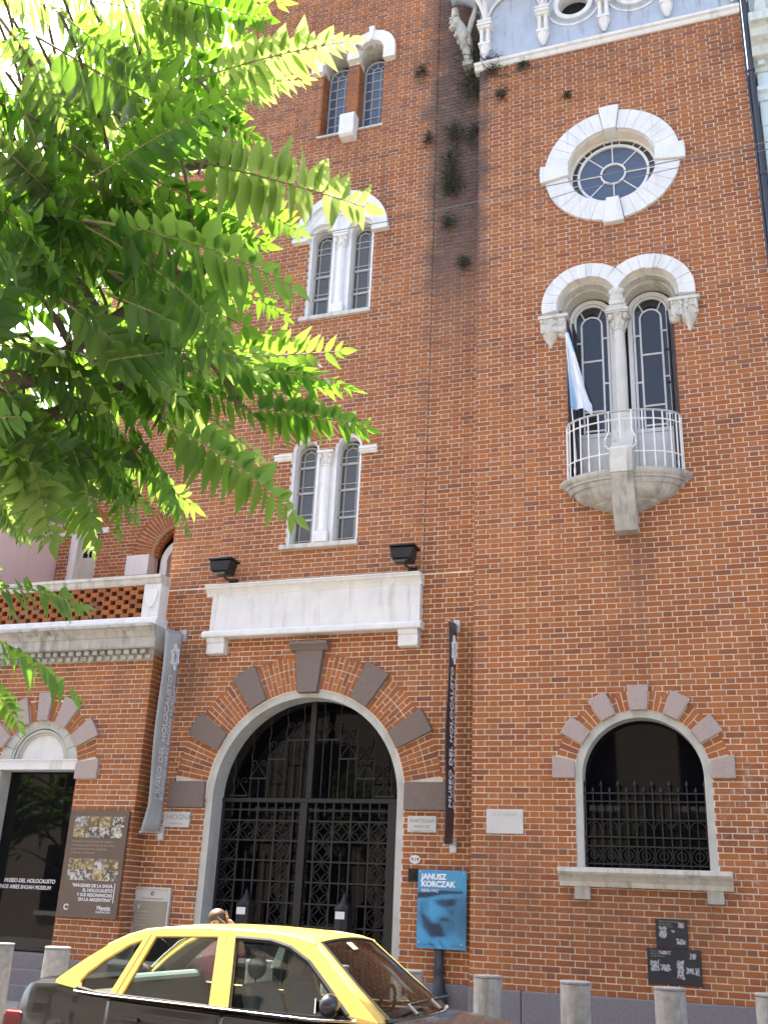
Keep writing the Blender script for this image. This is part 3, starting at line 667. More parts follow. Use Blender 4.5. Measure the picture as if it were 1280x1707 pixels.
tp.sector(MC, 13.02, 0.05, 0.085, 0, 360, MY - 0.075, MY, 16)
tp.build('hood', M_white, W2, smooth=35)
pts = [(MC-0.75, 12.552)] + [(W3c[0]-0.238, 12.552)] + list(reversed(arc(W3c[0], 12.60, 0.238, 0, 180, 12))) + list(reversed(arc(W3c[1], 12.60, 0.238, 0, 180, 12))) + [(W3c[1]+0.238, 12.552), (MC+0.75, 12.552)] + arc(MC, 12.552, 0.75, 0, 180, 24)[1:-1]
b = bmesh.new(); vs = [b.verts.new((x+4.0, MY - 0.05, z - PV)) for x, z in pts]
for i in range(len(vs)): b.edges.new((vs[i], vs[(i+1) % len(vs)]))
bmesh.ops.triangle_fill(b, use_beauty=True, edges=b.edges[:])
for f_ in b.faces:
    if f_.normal.y > 0: f_.normal_flip()
me = bpy.data.meshes.new('tympanum'); b.to_mesh(me); b.free(); me.materials.append(M_white); ty = bpy.data.objects.new('tympanum', me); COL.objects.link(ty); ty.parent = W2
md = ty.modifiers.new('solid', 'SOLIDIFY'); md.thickness = 0.2; md.offset = -1
W3 = part('twin_window', BLD); W3['label'] = 'lowest twin window with brick arches above the sign panel'
tower_pair(W3, 6.805, 8.42, 2, (7.28, 7.75, 8.20), (6.93, 7.38, 7.86, 8.32))
for c, lo, hi in ((W3c[0], 43.5, 180), (W3c[1], 0, 136.5)):
    rows = MB(); arch_bricks(c, 8.42, 0.24, 0.50, lo, hi, MY, W3, 0.008, rows, split=2); rows.build('brick_arch', M_brick, W3, kind='stuff')
    MB().sector(c, 8.42, 0.236, 0.51, lo, hi, MY + 0.003, MY + 0.1, 20).build('arch_mortar', M_mortar, W3)
    MB().sector(c, 8.42, 0.23, 0.55, 83, 97, MY - 0.05, MY + 0.1, 2).build('keystone', M_paint, W3, bevel=0.006)
ins = MB()
for r in courses(W3c[0], W3c[1], 8.37, 8.80, [disc_x(W3c[0], 8.42, 0.243), disc_x(W3c[1], 8.42, 0.243)]): brick_block(ins, front(MY + 0.003), *r[:4])
ins.build('brick_arch', M_brick, W3, kind='stuff')
for x0, x1 in ((-6.96, -6.645), (-5.485, -5.185)):
    MB().prof([(MY+0.1, 8.265), (MY-0.02, 8.265), (MY-0.05, 8.30), (MY-0.05, 8.33), (MY-0.07, 8.335), (MY-0.07, 8.37), (MY+0.1, 8.37)], x0, x1).build('impost', M_paint, W3)
# sign panel
SG = part('sign_panel', BLD); SG['label'] = 'long blank white stucco sign panel with cornice and two brackets'
MB().box(-7.78, -4.37, MY - 0.12, MY + 0.1, 5.44, 6.05).build('face', M_white, SG)
MB().prof([(MY+0.1, 6.0), (MY-0.125, 6.0), (MY-0.14, 6.04), (MY-0.18, 6.09), (MY-0.22, 6.11), (MY-0.22, 6.14), (MY-0.24, 6.145), (MY-0.24, 6.165), (MY+0.1, 6.19)], -7.88, -4.35).build('cornice', M_white, SG)
MB().prof([(MY+0.1, 5.33), (MY-0.19, 5.33), (MY-0.20, 5.35), (MY-0.20, 5.40), (MY-0.16, 5.43), (MY-0.12, 5.45), (MY+0.1, 5.45)], -7.87, -4.33).build('shelf', M_white, SG)
for x in (-7.79, -4.68): MB().prof([(MY+0.1, 5.08), (MY-0.13, 5.08), (MY-0.14, 5.10), (MY-0.14, 5.24), (MY-0.16, 5.26), (MY-0.17, 5.328), (MY+0.1, 5.328)], x, x + 0.30).build('bracket', M_white, SG, bevel=0.006)

# ---------------------------------------------------------------- iron gate
GT = part('iron_gate', BLD); GT['label'] = 'black wrought iron double gate with quatrefoils'
GY = MY + 0.36
MB().prism(arch_poly(GC, 1.45, PV, GZ, 30), GY + 0.35, GY + 0.38).build('glass_screen', M_glassgate, GT)
RV = MB().sector(GC, GZ, 1.46, 1.55, 0, 180, MY + 0.37, GY + 0.34, 30); RV.box(GC-1.55, GC-1.46, MY + 0.37, GY + 0.34, PV, GZ); RV.box(GC+1.46, GC+1.55, MY + 0.37, GY + 0.34, PV, GZ)
RV.build('reveal', M_dark, GT)
zr = (2.965, 2.83, 2.68, 2.405, 2.13, 1.852, 1.57, 1.28, 1.0, 0.72, 0.44, 0.20)
def vbar(x, z0, z1, w=0.011, name='bar', d=0.012): MB().box(x-w, x+w, GY-d, GY+d, z0, z1).build(name, M_iron, GT)
MB().box(GC-1.43, GC+1.43, GY-0.035, GY+0.03, 2.935, 2.995).build('transom', M_iron, GT, bevel=0.006)
cols_l = [-7.473, -7.203, -6.920, -6.633, -6.351]; cols_r = [-5.998, -5.719, -5.448, -5.168, -4.883]
lf = []
for cs, x0, x1 in ((cols_l, -7.50, -6.24), (cols_r, -6.105, -4.66)):
    cs2 = cs
    for z in zr[1:]: MB().box(x0 + 0.01, x1 - 0.01, GY-0.014, GY+0.010, z-0.011, z+0.011).build('bar', M_iron, GT)
    for i, x in enumerate(cs2): vbar(x, 0.16, 2.935, 0.012)
    for i in range(4):
        xm = (cs2[i]+cs2[i+1])/2
        sp_ = MB().box(xm-0.008, xm+0.008, GY-0.01, GY+0.008, 2.80, 2.935); sp_.tube([(xm, GY, 2.80), (xm, GY, 2.785), (xm, GY, 2.73)], [0.009, 0.018, 0.002], 6); sp_.build('spike', M_iron, GT)
    for i in (1, 2):
        xm = (cs2[i]+cs2[i+1])/2
        sp_ = MB().tube([(xm, GY, 0.16), (xm, GY, 2.17)], 0.010, 6); sp_.tube([(xm, GY, 2.17), (xm, GY, 2.19), (xm, GY, 2.205), (xm, GY, 2.215), (xm, GY, 2.26)], [0.01, 0.02, 0.012, 0.02, 0.002], 6); sp_.build('spike', M_iron, GT)
q0 = None
def quatre(cx, cz):
    global q0
    if q0 is None:
        mb = MB(); s = 0.125
        for k in range(4):                                # four pointed petals set along the sides of a diamond
            p, q = R(90*k), R(90*k + 90)
            a_, b_ = Vector((s*math.cos(p), 0, s*math.sin(p))), Vector((s*math.cos(q), 0, s*math.sin(q)))
            nrm = Vector((math.cos((p+q)/2), 0, math.sin((p+q)/2)))
            for sg in (-1, 1): mb.tube([a_.lerp(b_, i/6) + nrm*(sg*0.034*math.sin(math.pi*i/6)) for i in range(7)], 0.008, 4)
        mb2 = MB(); mb2.v = [(p[0]+wloc(GT).x, p[1]+wloc(GT).y, p[2]+wloc(GT).z) for p in mb.v]; mb2.f = mb.f; mb2.mi = mb.mi
        q0 = mb2.build('quatrefoil', M_iron, GT); o = q0
    else: o = q0.copy(); COL.objects.link(o)
    o.location = Vector((cx, GY, cz)) - wloc(GT)
for cs in (cols_l, cols_r):
    for i in range(4): quatre((cs[i]+cs[i+1])/2, (zr[2]+zr[3])/2)
    for k in range(3, 11):
        for i in (0, 3): quatre((cs[i]+cs[i+1])/2, (zr[k]+zr[k+1])/2)
MB().box(-6.235, -6.115, GY-0.05, GY+0.03, PV + 0.02, 2.935).build('meeting_stile', M_iron, GT, bevel=0.01)
for x0, x1 in ((-7.505, -7.475+0.01), (-4.885, -4.665)): MB().box(x0, x1, GY-0.03, GY+0.03, PV + 0.02, 2.935).build('stile', M_iron, GT, bevel=0.008)
MB().box(-6.16, -6.07, GY-0.04, GY+0.03, 2.995, 4.39).build('meeting_stile', M_iron, GT, bevel=0.01)
hx = 0.141
for s in (-1, 1):
    for i in range(1, 11):
        x = GC - 0.03 + s*(0.03 + hx*i*0.955)
        dx = abs(x - GC)
        if dx > 1.38: continue
        top = GZ + math.sqrt(1.425**2 - dx*dx) - 0.01
        g = (i-1)//2; step = (3.838, 3.838, 3.56, 3.28, 3.0)[min(g + 1, 4)] if i > 2 else 3.838
        if i % 2 == 1:
            pth = [(x, GY, 2.995), (x, GY, max(3.0, top-0.6))] + [(x + 0.012*math.sin(k*1.6), GY, max(3.0, top-0.6) + min(0.6, top-3.0)*k/8) for k in range(1, 9)]
            MB().tube(pth, 0.0085, 6).build('bar', M_iron, GT)
        else: MB().tube([(x, GY, 2.995), (x, GY, min(top, step))], 0.0085, 6).build('bar', M_iron, GT)
    for k, (zz, xa, xb) in enumerate(((3.838, 0.05, 0.42), (3.56, 0.42, 0.72), (3.28, 0.72, 1.0), (3.03, 1.0, 1.30))):
        MB().box(min(GC-0.03+s*xa, GC-0.03+s*xb), max(GC-0.03+s*xa, GC-0.03+s*xb), GY-0.012, GY+0.01, zz-0.010, zz+0.010).build('bar', M_iron, GT)
        xm = GC - 0.03 + s*(xa+xb)/2 + (s*0.06 if k == 0 else 0)
        for t in (-1, 1):                                  # a pair of C-scrolls over each step
            pth = [(xm + t*0.13, GY, zz + 0.01), (xm + t*0.075, GY, zz + 0.09), (xm + t*0.018, GY, zz + 0.17), (xm + t*0.03, GY, zz + 0.235), (xm + t*0.075, GY, zz + 0.262), (xm + t*0.115, GY, zz + 0.235), (xm + t*0.11, GY, zz + 0.195), (xm + t*0.08, GY, zz + 0.19), (xm + t*0.072, GY, zz + 0.215)]
            MB().tube(pth, 0.0075, 5).build('scroll', M_iron, GT)
for x, nm in ((-6.945, 'left'), (-5.452, 'right')):
    bx = thing('mail_box', 'black pointed letter box on the %s leaf of the iron gate' % nm, 'letter box', (x, GY - 0.07, 1.15), 'letter boxes on the gate')
    MB().lathe(x, GY-0.09, [(0.11, 1.15), (0.13, 1.17), (0.13, 1.50), (0.14, 1.51), (0.135, 1.54), (0.11, 1.58), (0.06, 1.62), (0.03, 1.67), (0.012, 1.73)], 8).build('casing', M_lamp, bx, smooth=30)
    MB().box(x-0.068, x+0.068, GY-0.228, GY-0.222, 1.395, 1.49).build('notice', M_paper, bx)

# ---------------------------------------------------------------- gallery frieze above the right bay
GF = part('gallery_frieze', BLD); GF['label'] = 'grey blue stucco frieze with white brackets and round holes'
MB().prof([(0.1, 15.26), (-0.03, 15.26), (-0.05, 15.29), (-0.05, 15.33), (-0.09, 15.345), (-0.10, 15.39), (-0.07, 15.42), (0.1, 15.44)], -3.60, 0.79).build('string_course', M_white, GF, smooth=30)
holes = [arc(x, 16.30, 0.27, 0, 345, 23) for x in (-1.865, -0.84, 0.19)]
fw = backing('frieze_wall', 0.0, rectp(-3.52, 0.80, 15.42, 17.6), holes, M_bluestucco, 0.25); fw.parent = GF
for x in (-1.865, -0.84, 0.19):
    MB().sector(x, 16.30, 0.26, 0.34, 0, 360, -0.045, 0.2, 32).build('ring', M_white, GF, smooth=40)
    MB().sector(x, 16.30, 0.43, 0.465, 0, 360, -0.012, 0.1, 32).build('ring', M_white, GF, smooth=40)
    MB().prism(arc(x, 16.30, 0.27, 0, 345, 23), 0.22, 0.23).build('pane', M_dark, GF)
bxs = (-3.41, -2.385, -1.353, -0.325, 0.70)
for x in bxs:
    br = MB()
    for q in (-0.055, 0.055): br.lathe(x+q, -0.09, [(0.04, 15.78), (0.043, 15.80), (0.034, 15.83), (0.034, 16.08), (0.043, 16.11)], 10)
    br.box(x-0.11, x+0.11, -0.15, 0.02, 16.11, 16.16); br.box(x-0.13, x+0.13, -0.18, 0.02, 16.16, 16.20); br.box(x-0.105, x+0.105, -0.155, 0.02, 16.20, 16.25); br.box(x-0.125, x+0.125, -0.17, 0.02, 16.25, 16.29)
    br.box(x-0.105, x+0.105, -0.15, 0.02, 15.73, 15.78); br.box(x-0.09, x+0.09, -0.04, 0.02, 15.70, 16.2)
    br.lathe(x, -0.05, [(0.01, 15.50), (0.05, 15.54), (0.075, 15.62), (0.10, 15.73)], 8)
    br.build('bracket', M_white, GF, smooth=35)
for a, b_ in zip(bxs[:-1], bxs[1:]):                        # wall arches between the brackets, soffit ribs running out to the overhang
    c = (a+b_)/2; r_ = (b_-a)/2
    MB().tube([(c + r_*0.95*math.cos(R(t)), -0.03, 16.30 + r_*1.15*math.sin(R(t))) for t in range(0, 181, 9)], 0.026, 6).build('rib', M_white, GF, smooth=50)
def vault(x0, x1):                                        # curved soffit cell
    v = MB(); n, m_ = 10, 8; vs = []; fs_ = []
    for j in range(m_+1):
        t = j/m_
        for i in range(n+1):
            u = i/n; x = x0 + (x1-x0)*u; a_ = abs(2*u-1)
            zb = 16.30 + (0.60)*math.sqrt(max(0, 1-a_*a_)) * (1-t) + 0.62*t
            vs.append((x, -0.02 - 0.62*(1-math.cos(t*math.pi/2)) , zb + 0.28*math.sin(t*math.pi/2)*(a_ if a_ > 0 else 0)))
    for j in range(m_):
        for i in range(n): fs_.append((j*(n+1)+i, j*(n+1)+i+1, (j+1)*(n+1)+i+1, (j+1)*(n+1)+i))
    v.add(vs, fs_); o = v.build('soffit', M_bluestucco, GF, smooth=60)
    md = o.modifiers.new('solid', 'SOLIDIFY'); md.thickness = 0.04; md.offset = 0
for a, b_ in zip(bxs[:-1], bxs[1:]): vault(a, b_)
for x in bxs:
    MB().tube([(x, -0.03 - 0.62*(1-math.cos(t)), 16.28 + 0.85*math.sin(t)) for t in [R(k) for k in range(0, 91, 9)]], 0.04, 6).build('rib', M_white, GF, smooth=50)
MB().tube([(-3.41 - 0.62*(1-math.cos(t)), -0.03 - 0.62*(1-math.cos(t)), 16.28 + 0.85*math.sin(t)) for t in [R(k) for k in range(0, 91, 9)]], 0.045, 6).build('rib', M_white, GF, smooth=50)
cv = MB(); vs = []; fs_ = []
for j in range(9):
    t = R(90*j/8)
    for i in range(7):
        a = R(90*i/6); rr = 0.75*(1-math.cos(t)) + 0.02
        vs.append((-3.44 - rr*math.sin(a)*0.85, 0.0 - rr*math.cos(a) + 0.15*math.sin(a), 16.30 + 0.85*math.sin(t)))
for j in range(8):
    for i in range(6): fs_.append((j*7+i, (j+1)*7+i, (j+1)*7+i+1, j*7+i+1))
cv.add(vs, fs_); o = cv.build('corner_soffit', M_bluestucco, GF, smooth=60); md = o.modifiers.new('solid', 'SOLIDIFY'); md.thickness = 0.04; md.offset = 0
MB().box(-4.2, 0.80, -0.75, 0.0, 17.18, 17.6).build('gallery_slab', M_white, GF)
# the carved beast under the gallery corner
gb = MB()
gpath = [(-4.02, 0.10, 16.95), (-3.98, 0.02, 16.62), (-3.90, -0.02, 16.38), (-3.83, 0.02, 16.18), (-3.78, 0.08, 16.02), (-3.77, 0.12, 15.84), (-3.75, 0.14, 15.66)]
gb.tube(gpath, [0.07, 0.085, 0.11, 0.13, 0.115, 0.09, 0.075], 10)
for p, r_ in zip(gpath[1:5], (0.06, 0.08, 0.09, 0.07)):
    for k in range(5): gb.blob((p[0] + random.uniform(-0.12, 0.08), p[1] - random.uniform(0.02, 0.1), p[2] + random.uniform(-0.08, 0.08)), r_*random.uniform(0.5, 0.9), r_*0.7, r_*random.uniform(0.5, 0.9), 7, 5, 0.15)
gb.tube([(-3.95, 0.0, 16.60), (-4.05, -0.05, 16.50), (-4.03, -0.06, 16.38), (-3.95, -0.05, 16.33)], [0.05, 0.045, 0.04, 0.02], 7)
gb.tube([(-3.75, 0.02, 16.2), (-3.66, -0.05, 16.45), (-3.60, -0.02, 16.75), (-3.58, 0.0, 17.0)], [0.05, 0.05, 0.045, 0.04], 7)
gb.box(-3.85, -3.66, 0.05, 0.3, 15.56, 15.66)
gb.build('carved_beast', M_greystone, GF, smooth=60)

# ---------------------------------------------------------------- left wing: door, cornice, parapet
DR = part('street_door', BLD); DR['label'] = 'black glass street door under a pale arched tympanum'
dz = 3.40
arch_stones(DC, dz - 0.08, 0.74, 1.17, [(25.5, 42), (55.5, 72), (108, 124.5), (138, 154.5)], LY, M_granite, DR, 0.05)
MB().prism([(DC-0.10, 4.06), (DC+0.10, 4.06), (DC+0.13, 4.50), (DC-0.13, 4.50)], LY - 0.06, LY + 0.2).build('keystone', M_granite, DR, bevel=0.012)
for s in (-1, 1):
    pts = [(DC + s*0.735, 3.175), (DC + s*1.13, 3.175), (DC + s*1.13, 3.48), (DC + s*0.735, 3.42)]
    MB().prism(pts if s > 0 else pts[::-1], LY - 0.05, LY + 0.2).build('voussoir', M_granite, DR, bevel=0.012, fix=True)
for a0, a1 in ((10, 25.2), (42.4, 55.2), (72.4, 83), (97, 107.6), (125, 137.6), (155, 170)): arch_bricks(DC, dz - 0.08, 0.745, 1.065, a0, a1, LY, DR, split=2)
arch_mortar(DC, dz - 0.08, 0.742, 1.08, 3, 177, LY, DR, -0.004)
for i in range(9):
    a0 = 180*i/9; MB().sector(DC, 3.45, 0.53, 0.75, a0 + 0.3, a0 + 19.7, LY + 0.02 + random.uniform(-0.003, 0.003), LY + 0.3, 3).build('voussoir', M_jamb, DR, bevel=0.006)
tm = MB().sector(DC, 3.46, 0.49, 0.525, 0, 180, LY + 0.035, LY + 0.3, 24); tm.sector(DC, 3.46, 0.44, 0.475, 0, 180, LY + 0.055, LY + 0.3, 24); tm.sector(DC, 3.46, 0.40, 0.45, 0, 180, LY + 0.09, LY + 0.3, 24)
tm.build('archivolt', M_jamb, DR, smooth=40)
MB().prism(arc(DC, 3.46, 0.41, 0, 180, 20), LY + 0.12, LY + 0.3).build('tympanum', M_white, DR)
MB().prof([(LY+0.3, 3.315), (LY-0.02, 3.315), (LY-0.02, 3.44), (LY-0.04, 3.45), (LY-0.04, 3.47), (LY+0.3, 3.47)], DC-0.745, DC+0.745).build('lintel', M_white, DR)
MB().box(DC-0.745, DC-0.66, LY + 0.02, LY + 0.35, 0.75, 3.312).build('jamb', M_jamb, DR)
MB().box(DC-0.66, DC+0.745, LY + 0.27, LY + 0.285, 0.74, 3.312).build('pane', M_glassk, DR)
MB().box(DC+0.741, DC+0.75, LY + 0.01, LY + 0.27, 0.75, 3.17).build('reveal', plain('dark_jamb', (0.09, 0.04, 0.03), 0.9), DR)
text('MUSEO DEL HOLOCAUSTO', 0.078, (DC - 0.46, LY + 0.266, 1.69), FRONT, M_ink, DR, 'LEFT', 0.001, sx=0.95, shear=0.15, bold=0.0016)
text('BUENOS AIRES SHOAH MUSEUM', 0.078, (DC - 0.64, LY + 0.266, 1.60), FRONT, M_ink, DR, 'LEFT', 0.001, sx=0.92, shear=0.15, bold=0.001)
LC = part('cornice', BLD); LC['label'] = 'grey stone cornice with dentils and pierced brick parapet'
MB().prof([(LY+0.2, 5.13), (LY-0.16, 5.13), (LY-0.18, 5.15), (LY-0.18, 5.29), (LY-0.20, 5.30), (LY-0.23, 5.36), (LY-0.28, 5.41), (LY-0.33, 5.43), (LY-0.33, 5.47), (LY+0.2, 5.49)], -14.5, -8.47).build('moulding', M_greystone, LC)
MB().box(-14.5, -8.56, LY - 0.03, LY + 0.2, 4.96, 5.13).build('frieze', M_greystone, LC)
d0 = None
for row, (z0, z1, pr) in enumerate(((4.975, 5.04, 0.07), (5.055, 5.12, 0.12))):
    for i in range(28):
        x = -8.63 - 0.145*i - (0.0725 if row else 0)
        MB().box(x - 0.045, x + 0.04, LY - pr, LY, z0, z1).build('dentil', M_greystone, LC)
PP = part('parapet', BLD)
MB().prof([(LY+0.25, 5.49), (LY-0.10, 5.49), (LY-0.10, 5.57), (LY-0.07, 5.59), (LY-0.07, 5.62), (LY-0.04, 5.655), (LY+0.25, 5.66)], -14.5, -8.55).build('base_moulding', M_white, PP)
MB().prof([(LY+0.22, 6.19), (LY-0.02, 6.19), (LY-0.05, 6.22), (LY-0.05, 6.28), (LY-0.09, 6.29), (LY-0.09, 6.335), (LY+0.22, 6.345)], -14.5, -8.57).build('coping', M_stone, PP)
MB().box(-8.875, -8.57, LY - 0.035, LY + 0.22, 5.66, 6.19).build('post', M_white, PP, bevel=0.008)
MB().prism([(-8.72+x, 5.79+z) for x, z in ((0, 0), (0.07, 0.07), (0.105, 0.17), (0.115, 0.29), (0.08, 0.31), (0.05, 0.33), (0, 0.31), (-0.05, 0.33), (-0.08, 0.31), (-0.115, 0.29), (-0.105, 0.17), (-0.07, 0.07))], LY - 0.06, LY - 0.03).build('shield', M_paint, PP, bevel=0.008)
for row in range(7):
    z = 5.665 + 0.0752*row
    for i in range(14):
        x = -8.885 - 0.245*i - (0.1225 if row % 2 else 0)
        MB().box(x - 0.15, x + 0.0, LY + 0.0 + random.uniform(-0.004, 0.004), LY + 0.11, z, z + 0.074).build('parapet_brick', M_brick1, PP)
MB().box(-14.4, -8.9, LY + 0.21, LY + 0.23, 5.66, 6.19).build('parapet_back', plain('parapet_dark', (0.10, 0.05, 0.035), 0.9), PP)
# set-back wing details
SB = part('setback_windows', BLD)
sash(SB, -12.42, 0.24, 7.98, 8.47, SY + 0.2, (-0.08, 0.08), [(8.17, 0.012)], None, M_paint, M_glassk)
MB().box(-12.68, -12.16, SY + 0.17, SY + 0.22, 6.2, 7.98).build('shutter', plain('cream_blind', (0.55, 0.51, 0.42), 0.8), SB)
MB().box(-12.845, -12.67, SY + 0.02, SY + 0.3, 6.2, 8.47).build('jamb', M_paint, SB)
for x0, x1 in ((-13.11, -12.84), (-12.18, -11.93)): MB().box(x0, x1, SY - 0.05, SY + 0.1, 8.41, 8.53).build('impost', M_paint, SB)
rows = MB(); arch_bricks(-12.50, 8.47, 0.34, 0.56, 0, 180, SY, SB, 0.008, rows, split=2); arch_bricks(-10.27, 7.87, 0.62, 1.05, 0, 180, SY, SB, 0.012, rows)
arch_bricks(-10.27, 7.87, 0.52, 0.615, 0, 180, SY + 0.12, SB, 0.012, rows, split=2); rows.build('brick_arch', M_brick, SB, kind='stuff')
MB().sector(-10.27, 7.87, 0.615, 1.06, 0, 180, SY + 0.003, SY + 0.1, 24).build('arch_mortar', M_mortar, SB)
MB().box(-11.40, -10.885, SY - 0.06, SY + 0.2, 7.45, 7.87).build('impost', M_paint, SB, bevel=0.01)
MB().sector(-10.27, 7.75, 0.36, 0.5, 0, 180, SY + 0.2, SY + 0.4, 20).build('jamb', M_paint, SB, smooth=40)
MB().box(-10.77, -10.62, SY + 0.2, SY + 0.4, 6.2, 7.75).build('jamb', M_paint, SB)
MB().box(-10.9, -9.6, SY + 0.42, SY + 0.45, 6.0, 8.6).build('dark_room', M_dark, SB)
column(SB, -10.80, SY + 0.06, 12.62, 14.72, 0.08, 0.25, 0.11, 0.15, M_paint)
MB().sector(-10.8, 14.72, 0.45, 0.62, 0, 180, SY - 0.1, SY + 0.1, 20).build('hood', M_white, SB, smooth=40)
MB().box(-11.2, -10.4, SY + 0.2, SY + 0.22, 12.6, 14.8).build('pane', M_glassk, SB)
for x in (-11.16, -10.47): MB().box(x-0.035, x+0.035, SY + 0.12, SY + 0.21, 12.6, 14.8).build('frame', M_paint, SB)
# ---------------------------------------------------------------- neighbours
PN = thing('pink_building', 'plain pale pink rendered building beyond the brick wing at the left edge', 'building', (-20, 3, PV))
M_pink = plain('pink_render', (0.70, 0.61, 0.59), 0.9, 0.12, 0.8, 0.15, 20, dirt=(0.42, 0.28, 0.26), dirt_amt=0.5, dirt_lo=0.56)
MB().box(-40, -13.12, 0.25, 12, PV, 10.6).build('wall', M_pink, PN); MB().box(-40, -13.05, 0.2, 12.1, 10.6, 10.75).build('coping', M_white, PN)
TQ = thing('pale_building', 'pale turquoise rendered building with cornice at the top right edge', 'building', (6, 1, PV))
M_turq = plain('turquoise_render', (0.62, 0.72, 0.71), 0.85, 0.08, 2, 0.1, 30)
M_turq2 = plain('stained_render', (0.60, 0.64, 0.58), 0.85, 0.1, 3, 0.1, 30, dirt=(0.16, 0.15, 0.13), dirt_amt=0.7, dirt_lo=0.48)
TYY = 0.12
tw = MB(); zc = PV
for z in (1.2, 2.27, 3.34, 4.41, 5.48, 6.55, 7.62, 8.69, 9.76, 10.83, 11.95, 13.02, 13.5):
    MB().box(0.94, 12, TYY, 8, zc + 0.012, z).build('wall_course', M_turq, TQ, bevel=0.012); zc = z
MB().box(0.945, 11.99, TYY + 0.02, 7.9, PV, 16.0).build('wall', M_turq, TQ)
MB().prof([(TYY+0.1, 13.5), (TYY-0.03, 13.5), (TYY-0.05, 13.55), (TYY-0.05, 13.62), (TYY-0.11, 13.64), (TYY-0.11, 13.72), (TYY+0.1, 13.74)], 0.92, 12).build('moulding', M_turq, TQ)
MB().box(0.95, 12, TYY - 0.01, TYY + 0.1, 13.74, 14.1).build('frieze', M_turq, TQ)
for i in range(40): MB().box(0.97 + 0.2*i, 1.07 + 0.2*i, TYY - 0.12, TYY, 14.13, 14.22).build('dentil', M_turq2, TQ)
MB().prof([(TYY+0.1, 14.06), (TYY-0.04, 14.06), (TYY-0.06, 14.12), (TYY-0.06, 14.24), (TYY-0.18, 14.27), (TYY-0.24, 14.40), (TYY-0.40, 14.46), (TYY-0.42, 14.60), (TYY-0.55, 14.63), (TYY-0.55, 14.78), (TYY+0.1, 14.82)], 0.90, 12).build('cornice', M_turq2, TQ)
MB().box(0.90, 12, TYY - 0.3, TYY + 0.1, 14.82, 15.05).build('parapet_base', M_turq2, TQ)
for i in range(14): MB().lathe(1.1 + 0.35*i, TYY - 0.12, [(0.05, 15.05), (0.1, 15.15), (0.11, 15.3), (0.05, 15.5), (0.08, 15.62), (0.1, 15.7)], 8).build('baluster', M_turq2, TQ, smooth=40)
OB = thing('opposite_building', 'beige rendered building with tall windows facing the brick facade across the street', 'building', (-4, -20, PV))
M_beige = plain('beige_render', (0.30, 0.25, 0.19), 0.9, 0.15, 0.5, 0.1, 20)
MB().box(-40, 30, -26, -17.0, PV, 13.5).build('wall', M_beige, OB)
for zz in (1.0, 4.6, 8.2, 11.2):
    for i in range(22):
        x = -38 + 3.0*i
        w = MB().box(x, x + 1.2, -17.02, -16.97, zz, zz + 2.1).build('window', M_glassk, OB)
        MB().box(x - 0.1, x + 1.3, -17.0, -16.9, zz - 0.15, zz - 0.01).build('sill', M_white, OB)
# dark drain pipe on the party line
DP = thing('drain_pipe', 'dark drain pipe running down the right edge of the brick facade', 'pipe', (0.86, 0.0, PV))
M_pipe = plain('dark_pipe', (0.035, 0.038, 0.05), 0.55, 0.3, 10, 0.1)
MB().tube([(0.865, -0.02, PV), (0.865, -0.02, 17.2)], 0.045, 8).build('pipe', M_pipe, DP, smooth=50)
MB().tube([(0.80, -0.03, PV), (0.805, -0.03, 12.9), (0.79, -0.03, 14.2), (0.81, -0.03, 17.2)], 0.016, 6).build('cable', M_pipe, DP, smooth=50)
for z in range(2, 17, 2): MB().lathe(0.865, -0.02, [(0.055, z), (0.055, z + 0.06)], 8).build('collar', M_pipe, DP)
# overhead cables
def catenary(name, lab, pts, r):
    o = MB().tube(pts, r, 5).build(name, plain(name + '_grey', (0.20, 0.19, 0.18), 0.7, 0.2, 5, 0), None, smooth=60); tag(o, lab, 'cable', 'cables across the facade')
catenary('overhead_cable', 'upper thin cable strung across the facade over the round window', [(-8.85, 0.2, 12.30), (-7.28, -0.25, 12.236), (-5.0, -0.25, 12.235), (-3.41, -0.25, 12.30), (-2.44, -0.25, 12.346), (-0.24, -0.25, 12.385), (0.96, -0.25, 12.41), (4, -0.1, 12.6)], 0.008)
catenary('overhead_cable', 'lower thin cable crossing the round window at its right', [(-2.9, -0.02, 11.98), (-2.35, -0.25, 12.08), (-1.97, -0.25, 12.147), (-0.24, -0.25, 12.25), (0.95, -0.25, 12.27), (4, -0.1, 12.5)], 0.006)
